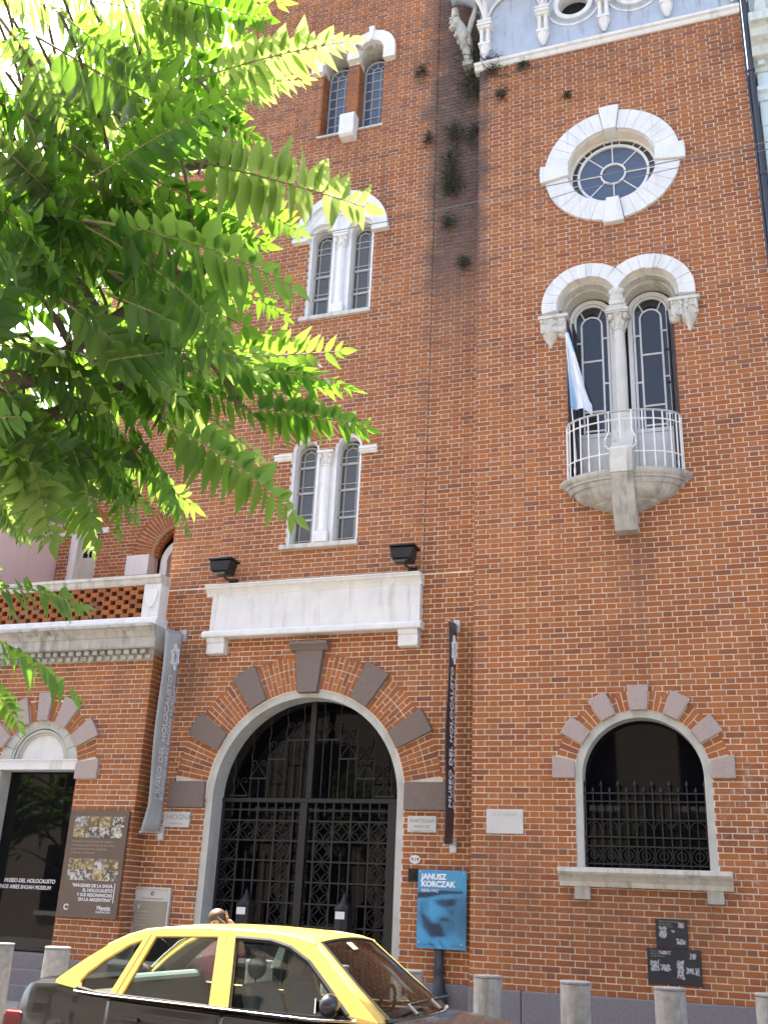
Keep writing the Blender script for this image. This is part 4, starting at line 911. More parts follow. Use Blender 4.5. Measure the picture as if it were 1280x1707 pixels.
# weeds rooted in the wet brick corner
WEEDS = ['largest bushy weed tuft high on the recessed brick strip, level with the twin slit windows', 'weed tuft on the recessed brick strip, second below the string course', 'thick weed tuft on the recessed brick strip, level with the round window top', 'weed tuft on the recessed brick strip, just under the thickest one', 'small weed on the tower wall right of the uppermost twin window hood', 'small weed tuft on the recessed strip where the upper cable crosses', 'dark weed tuft hanging under the left end of the string course', "small weed on the right bay left of the round window's top", 'tiny weed on the tower brick beside the recessed strip', 'dark weed mass right below the carved beast', 'weed tuft in the inner corner against the right bay edge', 'lowest small weed on the recessed brick strip', 'hanging dark weed clump beside the carved beast', 'dark weed clump under the corner bracket of the gallery', 'small weed under the string course, right of the larger one', 'tiny weed on the right bay above the round window']
M_weed = plain('weed_green', (0.055, 0.062, 0.032), 0.8, 0.4, 30, 0)
for i, (x, y, z, s_) in enumerate(((-4.04, 0.33, 14.30, .2), (-4.08, 0.33, 13.73, .18), (-4.10, 0.33, 13.34, .22), (-4.05, 0.33, 13.15, .2), (-4.69, 0.3, 15.85, .14), (-4.11, 0.33, 12.42, .14), (-3.29, 0.0, 15.30, .22), (-3.13, 0.0, 14.66, .12), (-4.51, 0.3, 14.29, .1), (-3.72, 0.33, 15.25, .3), (-3.68, 0.33, 14.21, .18), (-3.84, 0.33, 11.58, .12), (-3.66, 0.2, 16.0, .42), (-3.60, 0.25, 15.6, .35), (-2.75, 0.0, 15.2, .12), (-2.0, -0.02, 14.3, .08))):
    mb = MB(); s_ *= 1.35
    for k in range(int(90 + 300*s_)):
        a = random.uniform(0, 2*math.pi); l = s_*random.uniform(0.3, 0.9); up = random.uniform(-0.7, 0.8)
        d = Vector((math.cos(a)*0.8, -abs(math.sin(a))*0.8 - 0.1, up)).normalized()
        b = Vector((x + random.gauss(0, .28)*s_, y - 0.01, z + random.gauss(0, .5)*s_)); t = b + d*l + Vector((0, 0, -0.35*l)); mid = (b+t)/2 + Vector((0, 0, 0.12*l)); w = Vector((random.uniform(-1, 1), 0.2, random.uniform(-1, 1))).normalized()*0.007
        mb.add([b - w*.5, b + w*.5, mid + w, t, mid - w], [(0, 1, 2, 4), (4, 2, 3)])
    o = mb.build('wall_weed', M_weed, None)
    tag(o, WEEDS[i], 'weed', 'weeds rooted in the brickwork')

# ---------------------------------------------------------------- things fixed to the facade
for x, nm in ((-7.55, 'above the left end of the sign panel'), (-4.58, 'above the right end of the sign panel')):
    t = thing('spotlight', 'black floodlight ' + nm, 'floodlight', (x, MY, 6.20), 'floodlights above the sign panel')
    MB().add([(x-0.17, MY-0.40, 6.34), (x+0.12, MY-0.40, 6.33), (x+0.12, MY-0.14, 6.30), (x-0.17, MY-0.14, 6.31), (x-0.19, MY-0.42, 6.50), (x+0.19, MY-0.42, 6.49), (x+0.15, MY-0.12, 6.51), (x-0.16, MY-0.12, 6.52)], [(0, 3, 2, 1), (4, 5, 6, 7), (0, 1, 5, 4), (1, 2, 6, 5), (2, 3, 7, 6), (3, 0, 4, 7)]).build('housing', M_lamp, t, bevel=0.015, fix=True)
    MB().box(x-0.20, x+0.20, MY - 0.44, MY - 0.12, 6.505, 6.535).build('visor', M_lamp, t, bevel=0.006)
    MB().box(x-0.13, x+0.08, MY - 0.38, MY - 0.18, 6.305, 6.318).build('lens', M_glass, t)
    MB().tube([(x, MY - 0.25, 6.33), (x, MY - 0.22, 6.27), (x + 0.05, MY - 0.08, 6.24), (x + 0.05, MY + 0.02, 6.24)], 0.016, 6).build('arm', M_lamp, t)
    MB().box(x-0.02, x+0.12, MY - 0.02, MY + 0.005, 6.21, 6.30).build('mount', M_lamp, t)
# banners hang edge-on to the street from two wall arms
def star(parent, X, yc, zc, s, mat):
    mb = MB()
    pts = [[(yc + s*math.cos(R(a0 + 120*k))*0.62, zc + s*math.sin(R(a0 + 120*k))) for k in range(3)] for a0 in (100, 160)]
    for tri in pts:
        for k in range(3):
            a, b = tri[k], tri[(k+1) % 3]; mb.tube([(X, a[0], a[1]), (X, b[0], b[1])], s*0.085, 4)
    mb.build('emblem', mat, parent)
M_steel = plain('galvanised', (0.55, 0.56, 0.58), 0.4, 0.15, 20, 0.05, metal=0.4)
def banner(x, y0, y1, z0, z1, col, ink, lab, flare):
    t = thing('banner', lab, 'banner', (x, MY, z0), 'vertical museum banners on the facade')
    n = 24; vs = []; fs_ = []
    for i in range(n+1):
        v = i/n; z = z0 + (z1-z0)*v; e = y0 + ((0.12*(1-v) - 0.13*max(0, (0.13-v)/0.13)) if flare else 0)
        for k in range(7):
            u = k/6; y = y1 + (e-y1)*u; vs.append((x + 0.010*math.sin(3*u + 7*v) + 0.015*math.sin(9*v)*u, y, z - 0.05*u))
    for i in range(n):
        for k in range(6): fs_.append((i*7+k, (i+1)*7+k, (i+1)*7+k+1, i*7+k+1))
    o = MB().add(vs, fs_).build('cloth', plain('banner_' + lab[:6].strip(), col, 0.45, 0.12, 3, 0.15, 25), t, smooth=60); md = o.modifiers.new('solid', 'SOLIDIFY'); md.thickness = 0.006; md.offset = 0
    for z in (z0 - 0.03, z1 - 0.03):
        MB().tube([(x, MY, z + 0.02), (x, y0 - 0.02, z - 0.02)], 0.014, 6).build('arm', M_steel, t)
        MB().box(x - 0.045, x + 0.045, MY - 0.05, MY + 0.02, z - 0.09, z + 0.10).build('bracket', M_steel, t, bevel=0.005)
    ym = (y0+y1)/2 + (0.055 if flare else 0)
    star(t, x + 0.03, ym, z1 - 0.42, 0.20, ink)
    RT = (R(90), R(-90), R(90))
    text('MUSEO DEL HOLOCAUSTO', 0.165 if flare else 0.19, (x + 0.032, ym - 0.01, z0 + 0.42), RT, ink, t, 'LEFT', 0.002, sx=0.9 if flare else 0.8, bold=0.002)
    text('BUENOS AIRES SHOAH MUSEUM', 0.13 if flare else 0.15, (x + 0.032, ym + (0.125 if flare else 0.15), z0 + 0.42), RT, ink, t, 'LEFT', 0.002, sx=0.9 if flare else 0.8)
    return t
banner(-3.83, -0.17, 0.24, 2.40, 5.38, (0.050, 0.035, 0.038), M_ink, 'dark brown vertical museum banner right of the gate', 0.0)
banner(-8.27, -0.28, 0.24, 2.47, 5.44, (0.40, 0.42, 0.40), plain('pale_grey_ink', (0.66, 0.68, 0.70), 0.5, 0.05, 5, 0), 'faded grey vertical museum banner left of the gate', 0.26)  # grey sheen on the banner is painted in as its base colour
# plaques
def plaque(x0, x1, z0, z1, Y, mat, lab, lines, size, ink):
    t = thing('plaque', lab, 'plaque', ((x0+x1)/2, Y, z0))
    MB().box(x0, x1, Y - 0.022, Y + 0.02, z0, z1).build('slab', mat, t, bevel=0.004)
    for i, l in enumerate(lines): text(l, size[i], ((x0+x1)/2, Y - 0.0235, z1 - 0.035 - size[i]*0.75 - sum(s_*1.15 for s_ in size[:i])), FRONT, ink, t, 'CENTER', 0.001)
    return t
M_marble = plain('marble', (0.56, 0.56, 0.53), 0.5, 0.08, 6, 0.05); M_eng = plain('engraved_grey', (0.30, 0.29, 0.27), 0.8, 0.1, 30, 0); M_eng2 = plain('faint_engraving', (0.46, 0.46, 0.44), 0.8, 0.1, 30, 0)
plaque(-8.26, -7.83, 2.535, 2.755, MY, M_marble, 'small white engraved plaque left of the gate under the granite block', ['CHIOGNA', 'ARQUITECTO'], (0.105, 0.035), M_eng)
plaque(-4.48, -4.075, 2.53, 2.745, MY, M_marble, 'small grey engraved plaque right of the gate beside the dark banner', ['MARTIGNA', 'PERROSE', 'CONSTRUCTOR'], (0.07, 0.058, 0.045), M_eng)
plaque(-3.313, -2.83, 2.515, 2.818, 0.0, M_marble, 'blank white marble plaque on the right brick bay', ['D. E. OBRAS'], (0.06,), M_eng2)
nb = thing('house_number', 'oval white house number plate above the blue poster', 'number plate', (-4.36, MY, 2.1))
MB().add([(-4.36 + 0.075*math.cos(R(a)), MY - 0.02, 2.185 + 0.055*math.sin(R(a))) for a in range(0, 360, 20)] + [(-4.36 + 0.075*math.cos(R(a)), MY + 0.01, 2.185 + 0.055*math.sin(R(a))) for a in range(0, 360, 20)],
         [tuple(range(18))] + [(i, i+18, (i+1) % 18 + 18, (i+1) % 18) for i in range(18)]).build('plate', M_paper, nb, fix=True)
text('919', 0.075, (-4.36, MY - 0.0215, 2.157), FRONT, M_lamp, nb, 'CENTER', 0.001)
vt = thing('vent_grille', 'small dark square vent grille left of the blue poster', 'vent', (-4.38, MY, 1.9))
MB().box(-4.45, -4.30, MY - 0.012, MY + 0.01, 1.90, 2.07).build('frame', M_lamp, vt)
for a, b in (((-4.44, 1.91), (-4.31, 2.06)), ((-4.44, 2.06), (-4.31, 1.91)), ((-4.375, 1.91), (-4.375, 2.06)), ((-4.44, 1.985), (-4.31, 1.985))): MB().tube([(a[0], MY - 0.018, a[1]), (b[0], MY - 0.018, b[1])], 0.009, 4).build('bar', M_iron, vt)
# blue poster
PO = thing('poster', 'blue portrait poster board reading JANUSZ KORCZAK right of the gate', 'poster', (-3.96, MY, 1.1))
M_blue = plain('poster_blue', (0.045, 0.30, 0.56), 0.4, 0.15, 2.5, 0)
M_blue2 = plain('poster_light_blue', (0.10, 0.44, 0.70), 0.4, 0.1, 8, 0); M_navy = plain('poster_navy', (0.008, 0.035, 0.085), 0.45, 0.5, 14, 0); M_navy2 = plain('poster_mid_blue', (0.022, 0.14, 0.29), 0.45, 0.35, 12, 0)
PX, PZ, PYY = -4.27, 1.105, MY - 0.135
MB().box(PX, PX + 0.655, PYY, PYY + 0.02, PZ, PZ + 0.95).build('board', M_blue, PO)
MB().box(PX + 0.05, PX + 0.60, PYY + 0.02, MY + 0.01, PZ + 0.1, PZ + 0.9).build('batten', M_lamp, PO)
# the printed portrait: a fine grid whose vertex colours hold the soft tones of the print
SH = [([(0.70, 0.24), (1.1, 0.05), (1.1, 0.66), (0.80, 0.64), (0.64, 0.5)], 0.42, 0.05),           # dark background right of the face
      ([(-0.02, 0.62), (0.20, 0.63), (0.50, 0.68), (0.95, 0.70), (0.93, 0.73), (0.50, 0.735), (0.20, 0.71), (-0.02, 0.70)], 0.80, 0.015),   # cap brim
      ([(0.05, 0.46), (0.12, 0.26), (0.30, 0.12), (0.46, 0.14), (0.58, 0.15), (0.44, 0.30), (0.32, 0.31), (0.20, 0.40)], 0.72, 0.03),         # beard at the jaw
      ([(0.40, 0.16), (0.60, 0.13), (0.74, 0.18), (0.75, 0.32), (0.66, 0.40), (0.48, 0.40), (0.40, 0.30)], 0.45, 0.04),                     # chin and moustache
      ([(0.34, 0.60), (0.42, 0.54), (0.60, 0.51), (0.76, 0.55), (0.80, 0.63), (0.55, 0.62)], 0.66, 0.03),                                   # shade under the brim
      ([(0.12, 0.58), (0.22, 0.60), (0.22, 0.46), (0.14, 0.42)], 0.35, 0.03),
      ([(0.03, 0.57), (0.12, 0.58), (0.13, 0.46), (0.07, 0.43)], 0.28, 0.015),                                                              # ear
      ([(0.44, 0.375), (0.62, 0.385), (0.70, 0.35), (0.52, 0.335)], 0.30, 0.02),
      ([(0.58, 0.50), (0.70, 0.50), (0.76, 0.42), (0.66, 0.40)], 0.25, 0.03),
      ([(0.24, 0.07), (0.27, 0.08), (0.46, -0.02), (0.40, -0.02)], 0.5, 0.01), ([(0.44, 0.11), (0.47, 0.11), (0.60, 0.0), (0.56, 0.0)], 0.6, 0.008),
      ([(0.05, 0.05), (0.38, 0.055), (0.38, 0.035), (0.06, 0.035)], 0.35, 0.01), ([(0.70, 0.05), (0.92, 0.05), (0.92, 0.03), (0.70, 0.03)], 0.3, 0.01)]
def inside(p, x, z):
    r_ = False
    for (x0, z0), (x1, z1) in zip(p, p[1:] + p[:1]):
        if (z0 > z) != (z1 > z) and x < (x1-x0)*(z-z0)/(z1-z0) + x0: r_ = not r_
    return r_
NXP, NZP = 44, 62; vs = []; cols = []; rgp = random.Random(2)
off = [(rgp.gauss(0, 1), rgp.gauss(0, 1)) for _ in range(9)]
for jz in range(NZP+1):
    for ix in range(NXP+1):
        x, z = ix/NXP, jz/NZP; tn = 0.78 + 0.10*math.sin(9*x + 5*z)*math.sin(11*z - 3*x)*(z < 0.6)
        for pl, amt, bl_ in SH: tn -= amt*sum(inside(pl, x + a*bl_, z + b*bl_*0.7) for a, b in off)/9
        tn = min(1, max(0, tn + rgp.uniform(-0.03, 0.03)))
        lo, hi = (0.006, 0.028, 0.07), (0.065, 0.36, 0.63); cols.append(tuple(l + (h-l)*tn for l, h in zip(lo, hi)) + (1.0,))
        vs.append((PX + 0.655*x, PYY - 0.001, PZ + 0.95*z))
fs_ = [(jz*(NXP+1)+ix, jz*(NXP+1)+ix+1, (jz+1)*(NXP+1)+ix+1, (jz+1)*(NXP+1)+ix) for jz in range(NZP) for ix in range(NXP)]
M_print, t_, b_ = nodes('portrait_print'); at = N(t_, 'ShaderNodeVertexColor', layer_name='print'); t_.links.new(at.outputs[0], b_.inputs['Base Color']); b_.inputs['Roughness'].default_value = 0.35
po = MB().add(vs, fs_).build('print', M_print, PO); ca = po.data.color_attributes.new('print', 'FLOAT_COLOR', 'POINT')
for i, c in enumerate(cols): ca.data[i].color = c
text('JANUSZ', 0.096, (PX + 0.045, PYY - 0.003, PZ + 0.835), FRONT, M_ink, PO, 'LEFT', 0.002, bold=0.004); text('KORCZAK', 0.096, (PX + 0.045, PYY - 0.003, PZ + 0.745), FRONT, M_ink, PO, 'LEFT', 0.002, bold=0.004)
text('1878-1942', 0.055, (PX + 0.045, PYY - 0.004, PZ + 0.675), FRONT, M_ink, PO, 'LEFT', 0.001)
for x, z in ((0.03, 0.925), (0.62, 0.92), (0.03, 0.07), (0.60, 0.06)): MB().lathe(PX + x, PYY - 0.004, [(0.012, PZ + z - 0.01), (0.012, PZ + z + 0.01)], 8).build('screw', M_steel, PO)
DS = thing('standpipe', 'dark bent pipe rising from the pavement under the blue poster', 'pipe', (-4.0, MY - 0.1, PV))
MB().tube([(-3.94, MY - 0.14, PV), (-3.94, MY - 0.14, 0.55), (-3.95, MY - 0.13, 0.62), (-3.985, MY - 0.06, 0.78), (-3.985, MY - 0.05, 1.6)], [0.085, 0.085, 0.08, 0.06, 0.05], 12).build('pipe', M_pipe, DS, smooth=60)
MB().lathe(-3.94, MY - 0.14, [(0.1, 0.50), (0.1, 0.60)], 12).build('collar', M_pipe, DS, smooth=40); MB().lathe(-3.985, MY - 0.06, [(0.075, 0.82), (0.075, 0.9)], 12).build('collar', M_pipe, DS, smooth=40)
# brown information panel
IP = thing('information_panel', 'brown panel with two rows of small photographs beside the black glass door', 'panel', (-9.1, LY, 1.25))
MB().box(-9.615, -8.61, LY - 0.05, LY - 0.01, 1.25, 2.72).build('board', plain('brown_board', (0.125, 0.090, 0.068), 0.35, 0.12, 3, 0), IP)
MB().box(-9.55, -8.66, LY - 0.01, LY + 0.01, 1.3, 2.65).build('batten', M_lamp, IP)
def photo_mat(i):
    M, t, b = nodes('photograph_%d' % i); v = random.random()
    lo = (0.05, 0.045, 0.04) if v < .6 else (0.13, 0.09, 0.04); hi = (0.62, 0.58, 0.50) if v < .6 else (0.56, 0.45, 0.24)
    c = ramp(t, noise(t, 12 + 8*random.random(), 5, 0.75), [(0.40 + 0.08*random.random(), lo), (0.60, hi)]); t.links.new(c, b.inputs['Base Color']); b.inputs['Roughness'].default_value = 0.4; return M
k = 0
for x0, z1 in ((-9.52, 2.64), (-9.52, 2.05)):
    for r_ in range(2):
        for c_ in range(4):
            px = x0 + 0.215*c_; pz = z1 - 0.15*(r_+1)
            MB().box(px, px + random.choice((0.205, 0.19, 0.21)), LY - 0.053, LY - 0.05, pz, pz + 0.145).build('photograph', photo_mat(k), IP); k += 1
M_tan = plain('tan_ink', (0.36, 0.28, 0.20), 0.6, 0.05, 5, 0)
for i, l in enumerate(('A través de una selección de imágenes', 'el museo presenta la historia de la Shoá', 'y sus resonancias en la Argentina,', 'memoria y testimonio')): text(l, 0.046, (-9.52, LY - 0.0515, 2.27 - 0.052*i), FRONT, M_tan, IP, 'LEFT', 0.0006)
for i, l in enumerate(('"IMÁGENES DE LA SHOÁ.', 'EL HOLOCAUSTO', 'Y SUS RESONANCIAS', 'EN LA ARGENTINA"')): text(l, 0.062, (-8.72, LY - 0.0515, 1.66 - 0.062*i), FRONT, M_ink, IP, 'RIGHT', 0.0008, bold=0.001)
MB().box(-8.70, -8.69, LY - 0.053, LY - 0.05, 1.46, 1.72).build('rule', M_ink, IP)
text('Mentis', 0.085, (-8.72, LY - 0.0515, 1.36), FRONT, M_ink, IP, 'RIGHT', 0.0008, bold=0.001); text('FUNDACION', 0.04, (-8.72, LY - 0.0515, 1.32), FRONT, M_ink, IP, 'RIGHT', 0.0008)
MB().sector(-9.46, 1.385, 0.028, 0.042, 20, 330, LY - 0.053, LY - 0.05, 14).build('emblem', M_ink, IP)
# framed notice
NT = thing('notice_frame', 'silver framed notice low on the brick wall left of the gate', 'notice', (-8.3, MY, 0.9))
nx0, nx1, nz0, nz1 = -8.585, -7.985, 1.09, 1.70; NY = MY - 0.03
f = MB().box(nx0, nx1, NY - 0.03, NY + 0.03, nz1 - 0.025, nz1); f.box(nx0, nx1, NY - 0.03, NY + 0.03, nz0 - 0.10, nz0 - 0.075); f.box(nx0, nx0 + 0.025, NY - 0.029, NY + 0.03, nz0 - 0.075, nz1 - 0.025); f.box(nx1 - 0.025, nx1, NY - 0.029, NY + 0.03, nz0 - 0.075, nz1 - 0.025)
f.build('frame', M_steel, NT)
MB().box(nx0 + 0.025, nx1 - 0.025, NY - 0.01, NY + 0.02, nz0 - 0.075, nz1 - 0.19).build('board', plain('taupe_board', (0.30, 0.27, 0.21), 0.4, 0.12, 4, 0), NT)
MB().box(nx0 + 0.025, nx1 - 0.025, NY - 0.012, NY + 0.02, nz1 - 0.188, nz1 - 0.025).build('header', plain('pale_header', (0.55, 0.54, 0.50), 0.4, 0.05, 4, 0), NT)
MB().sector(-8.285, 1.615, 0.015, 0.028, 0, 330, NY - 0.016, NY - 0.012, 10).build('emblem', M_lamp, NT); text('MUSEO DEL HOLOCAUSTO', 0.03, (-8.285, NY - 0.0125, 1.535), FRONT, M_lamp, NT, 'CENTER', 0.0006)
M_tan2 = plain('notice_print', (0.48, 0.45, 0.38), 0.6, 0.05, 5, 0); text('V', 0.10, (-8.52, NY - 0.0105, 1.40), FRONT, M_ink, NT, 'LEFT', 0.0006)
for i, l in enumerate(('Visitas guiadas', 'Lunes a jueves', 'de 11 a 19 h', 'Viernes', 'de 11 a 16 h')): text(l, 0.035, (-8.53, NY - 0.0105, 1.36 - 0.045*i), FRONT, M_tan2, NT, 'LEFT', 0.0006)
# black boards on the right bay
def torn():
    M, t, b = nodes('torn_paper'); c = ramp(t, noise(t, 38, 6, 0.75), [(0.40, (0.05, 0.05, 0.055)), (0.52, (0.42, 0.42, 0.43)), (0.7, (0.62, 0.62, 0.63))]); t.links.new(c, b.inputs['Base Color']); b.inputs['Roughness'].default_value = 0.9; return M
M_torn = torn()
def board(x0, x1, z0, z1, lab, papers):
    t = thing('black_board', lab, 'sign', ((x0+x1)/2, 0, z0), 'black boards low on the right bay')
    MB().box(x0, x1, -0.025, 0.01, z0, z1).build('plate', plain('black_plate', (0.02, 0.022, 0.028), 0.45, 0.3, 8, 0.1), t, bevel=0.003)
    for (a, b, c, d) in papers:
        cx, cz = (a+b)/2, (c+d)/2; pts = []
        for q in range(0, 360, 15):
            u, v = math.cos(R(q)), math.sin(R(q)); k_ = 1/max(abs(u), abs(v))*random.uniform(0.62, 1.0)
            pts.append((x0 + cx + (b-a)/2*u*k_, z0 + cz + (d-c)/2*v*k_))
        MB().prism(pts, -0.0275, -0.022).build('torn_paper', M_torn, t)
    for i in range(3):
        z = z1 - 0.035 - i*0.028
        text(('Museo del Holocausto', 'Buenos Aires', 'Shoah Museum')[i], 0.026, (x0 + 0.04, -0.0262, z), FRONT, M_eng, t, 'LEFT', 0.0004)
board(-1.245, -0.885, 1.265, 1.585, 'smaller upper black board with torn paper on the right bay', ((0.03, 0.13, 0.10, 0.24), (0.22, 0.34, 0.04, 0.11), (0.25, 0.33, 0.22, 0.29), (0.17, 0.22, 0.17, 0.20)))
board(-1.36, -0.752, 0.875, 1.258, 'wider lower black board with torn papers above the stone bollard', ((0.03, 0.14, 0.12, 0.27), (0.14, 0.27, 0.14, 0.22), (0.32, 0.42, 0.06, 0.27), (0.43, 0.53, 0.12, 0.20), (0.53, 0.59, 0.10, 0.20), (0.48, 0.56, 0.28, 0.35), (0.13, 0.27, 0.32, 0.36)))
# flag on the balcony
FL = thing('flag', 'light blue and white flag drooping from the balcony', 'flag', (-2.13, -0.1, 7.5))
MB().tube([(-2.02, -0.08, 7.6), (-2.10, -0.22, 9.62)], 0.012, 6).build('pole', M_paint, FL)
vs = []; fs_ = []; mi = []; nu, nv = 12, 24
for j in range(nv+1):
    v = j/nv; z = 9.60 - 1.28*v*(1 if v < .8 else 1)
    for i in range(nu+1):
        u = i/nu; wd = 0.04 + 0.26*min(1, v*1.15)
        x = -2.10 + 0.06*v + u*wd*(0.95 if v < .85 else 1.0) + 0.012*math.sin(14*u + 4*v) + 0.008*math.sin(31*u + 9*v)*v
        vs.append((x, -0.24 - 0.05*math.sin(9*u + 3*v)*v - 0.05*u - 0.022*math.sin(23*u - 6*v)*v, z - 0.10*u*v + (0.10*(1-u) if j == nv else 0)))
for j in range(nv):
    for i in range(nu): fs_.append((j*(nu+1)+i, (j+1)*(nu+1)+i, (j+1)*(nu+1)+i+1, j*(nu+1)+i+1)); mi.append(0 if (i < 3 or (i > 9 and j < 6)) else 1)
fm = MB().add(vs, fs_); fm.mi = mi
o = fm.build('cloth', [plain('flag_blue', (0.36, 0.56, 0.76), 0.8, 0.05, 10, 0.1), plain('flag_white', (0.70, 0.74, 0.80), 0.8, 0.05, 10, 0.1)], FL, smooth=60); md = o.modifiers.new('solid', 'SOLIDIFY'); md.thickness = 0.004

# ---------------------------------------------------------------- bollards along the kerb
M_conc = plain('bollard_concrete', (0.36, 0.345, 0.31), 0.9, 0.3, 14, 0.5, 70, dirt=(0.10, 0.09, 0.08), dirt_amt=0.8, dirt_lo=0.45)
M_cap = plain('bollard_top', (0.30, 0.29, 0.27), 0.9, 0.3, 20, 0.4, 60)
bw = [(-8.18, 'leftmost concrete bollard at the left picture edge'), (-7.43, 'concrete bollard behind the taxi boot'), (-6.60, None), (-5.78, None), (-4.95, None), (-4.12, None), (-3.35, 'concrete bollard half hidden by the taxi windscreen'), (-2.55, 'concrete bollard just right of the taxi, nearest the blue poster'), (-1.72, 'concrete bollard left of the lower black board'), (-0.87, 'concrete bollard directly below the black boards'), (-0.02, 'concrete bollard cut by the right picture edge')]
p0 = None
for x, lab in bw:
    if p0 is None:
        p0 = thing('bollard', '', 'bollard', (x, -3.0, PV), 'round concrete bollards along the kerb')
        MB().lathe(x, -3.0, [(0.150, PV), (0.146, PV + 0.04), (0.140, PV + 0.45), (0.137, PV + 0.845), (0.137, PV + 0.849)], 24).build('shaft', M_conc, p0, smooth=40)
        MB().lathe(x, -3.0, [(0.128, PV + 0.849), (0.128, PV + 0.856), (0.141, PV + 0.857), (0.141, PV + 0.872), (0.135, PV + 0.878)], 24).build('top', M_cap, p0, smooth=30)
        o = p0
    else: o = copy_tree(p0)
    o.location = (x, -3.0 + random.uniform(-0.02, 0.02), PV); o.rotation_euler = (random.uniform(-0.01, 0.01), random.uniform(-0.012, 0.012), random.uniform(0, 6))
    o['label'] = lab or ('concrete bollard behind the taxi, %s from the left of the four seen through its windows' % {-6.60: 'first', -5.78: 'second', -4.95: 'third', -4.12: 'fourth'}[x])
# ---------------------------------------------------------------- taxi
TX = thing('taxi', 'black saloon taxi with yellow roof and pillars passing in front of the gate', 'car', (-3.35, -5.6, 0.0))
def paint(name, col, rough=0.25):
    M, t, b = nodes(name); c = mix(t, 0.35, col, ramp(t, noise(t, 9, 5), [(0.3, tuple(x*0.8 for x in col)), (0.7, col)])); t.links.new(c, b.inputs['Base Color'])
    b.inputs['Roughness'].default_value = rough; b.inputs['Coat Weight'].default_value = 0.6; b.inputs['Coat Roughness'].default_value = 0.06
    bump(t, b, noise(t, 2.0, 2), 0.02, 0.01); return M
M_black = paint('black_paint', (0.010, 0.010, 0.012)); M_yellow = paint('yellow_paint', (0.90, 0.58, 0.12), 0.3)
M_rubber = plain('rubber', (0.015, 0.015, 0.015), 0.8, 0.2, 30, 0); M_chrome = plain('chrome', (0.6, 0.6, 0.6), 0.12, 0.02, 3, 0, metal=1.0); M_seat = plain('grey_seat', (0.30, 0.33, 0.33), 0.9, 0.15, 30, 0.1); M_dash = plain('dash', (0.12, 0.115, 0.11), 0.6, 0.1, 20, 0)
M_red = plain('red_lens', (0.16, 0.008, 0.008), 0.2, 0.1, 20, 0); M_clear = plain('clear_lens', (0.6, 0.6, 0.6), 0.1, 0.05, 20, 0)
def thin_glass():
    M = bpy.data.materials.new('car_glass'); M.use_nodes = True; t = M.node_tree; t.nodes.clear()
    tr = N(t, 'ShaderNodeBsdfTransparent'); tr.inputs[0].default_value = (0.62, 0.70, 0.66, 1); gl = N(t, 'ShaderNodeBsdfGlossy'); gl.inputs['Roughness'].default_value = 0.02; gl.inputs[0].default_value = (1, 1, 1, 1)
    fr = N(t, 'ShaderNodeFresnel'); fr.inputs[0].default_value = 1.6; mx = N(t, 'ShaderNodeMixShader'); ou = N(t, 'ShaderNodeOutputMaterial')
    t.links.new(fr.outputs[0], mx.inputs[0]); t.links.new(tr.outputs[0], mx.inputs[1]); t.links.new(gl.outputs[0], mx.inputs[2]); t.links.new(mx.outputs[0], ou.inputs[0]); return M
M_carglass = thin_glass()
CY = -5.6
def lerp(tab, x):
    if x <= tab[0][0]: return tab[0][1]
    for (a, p), (b, q) in zip(tab[:-1], tab[1:]):
        if x <= b:
            u = (x-a)/(b-a); u = u*u*(3-2*u) if False else u; return p + (q-p)*u
    return tab[-1][1]
top_t = [(-5.44, 0.50), (-5.38, 0.74), (-5.31, 0.90), (-5.24, 0.945), (-5.0, 0.955), (-4.8, 0.925), (-4.2, 0.895), (-3.5, 0.862), (-2.9, 0.845), (-2.45, 0.85), (-2.2, 0.835), (-1.7, 0.77), (-1.42, 0.69), (-1.32, 0.60), (-1.27, 0.48)]
wid_t = [(-5.44, 0.60), (-5.38, 0.70), (-5.2, 0.765), (-4.8, 0.80), (-3.5, 0.815), (-2.4, 0.80), (-1.8, 0.77), (-1.45, 0.70), (-1.27, 0.55)]
axles = (-4.68, -2.16)
def zbot(x):
    z = 0.20 + (0.06 if x < -5.3 or x > -1.4 else 0)
    for a in axles:
        d = abs(x-a)
        if d < 0.345: z = max(z, 0.285 + math.sqrt(0.345**2 - d*d))
    return z
xs = sorted(set([-5.38, -5.345, -5.31, -5.275, -5.24] + [round(-5.44 + 0.04*i, 3) for i in range(105)] + [-4.52, -3.60, -2.62, -1.27]))
xs = [x for x in xs if x <= -1.265]
def section(x):
    zt, w, zb = lerp(top_t, x), lerp(wid_t, x), zbot(x); zm = max(zb + 0.02, 0.55)
    crown = 0.03 if (x < -5.0 or x > -2.5) else 0.0
    s = [(0.0, zt + crown), (w*0.55, zt + crown*0.75), (w*0.86, zt + crown*0.2), (w*0.965, zt - 0.018), (w*0.99, zt - 0.06), (w*1.012, max(zm, zt - 0.22)), (w*1.02, max(zb + 0.012, min(zm, zt-0.25))), (w*1.0, max(zb + 0.006, min(0.38, zt-0.3))), (w*0.97, zb), (w*0.5, zb), (0.0, zb)]
    return s
groups = {}
secs = [section(x) for x in xs]; ns = len(secs[0])
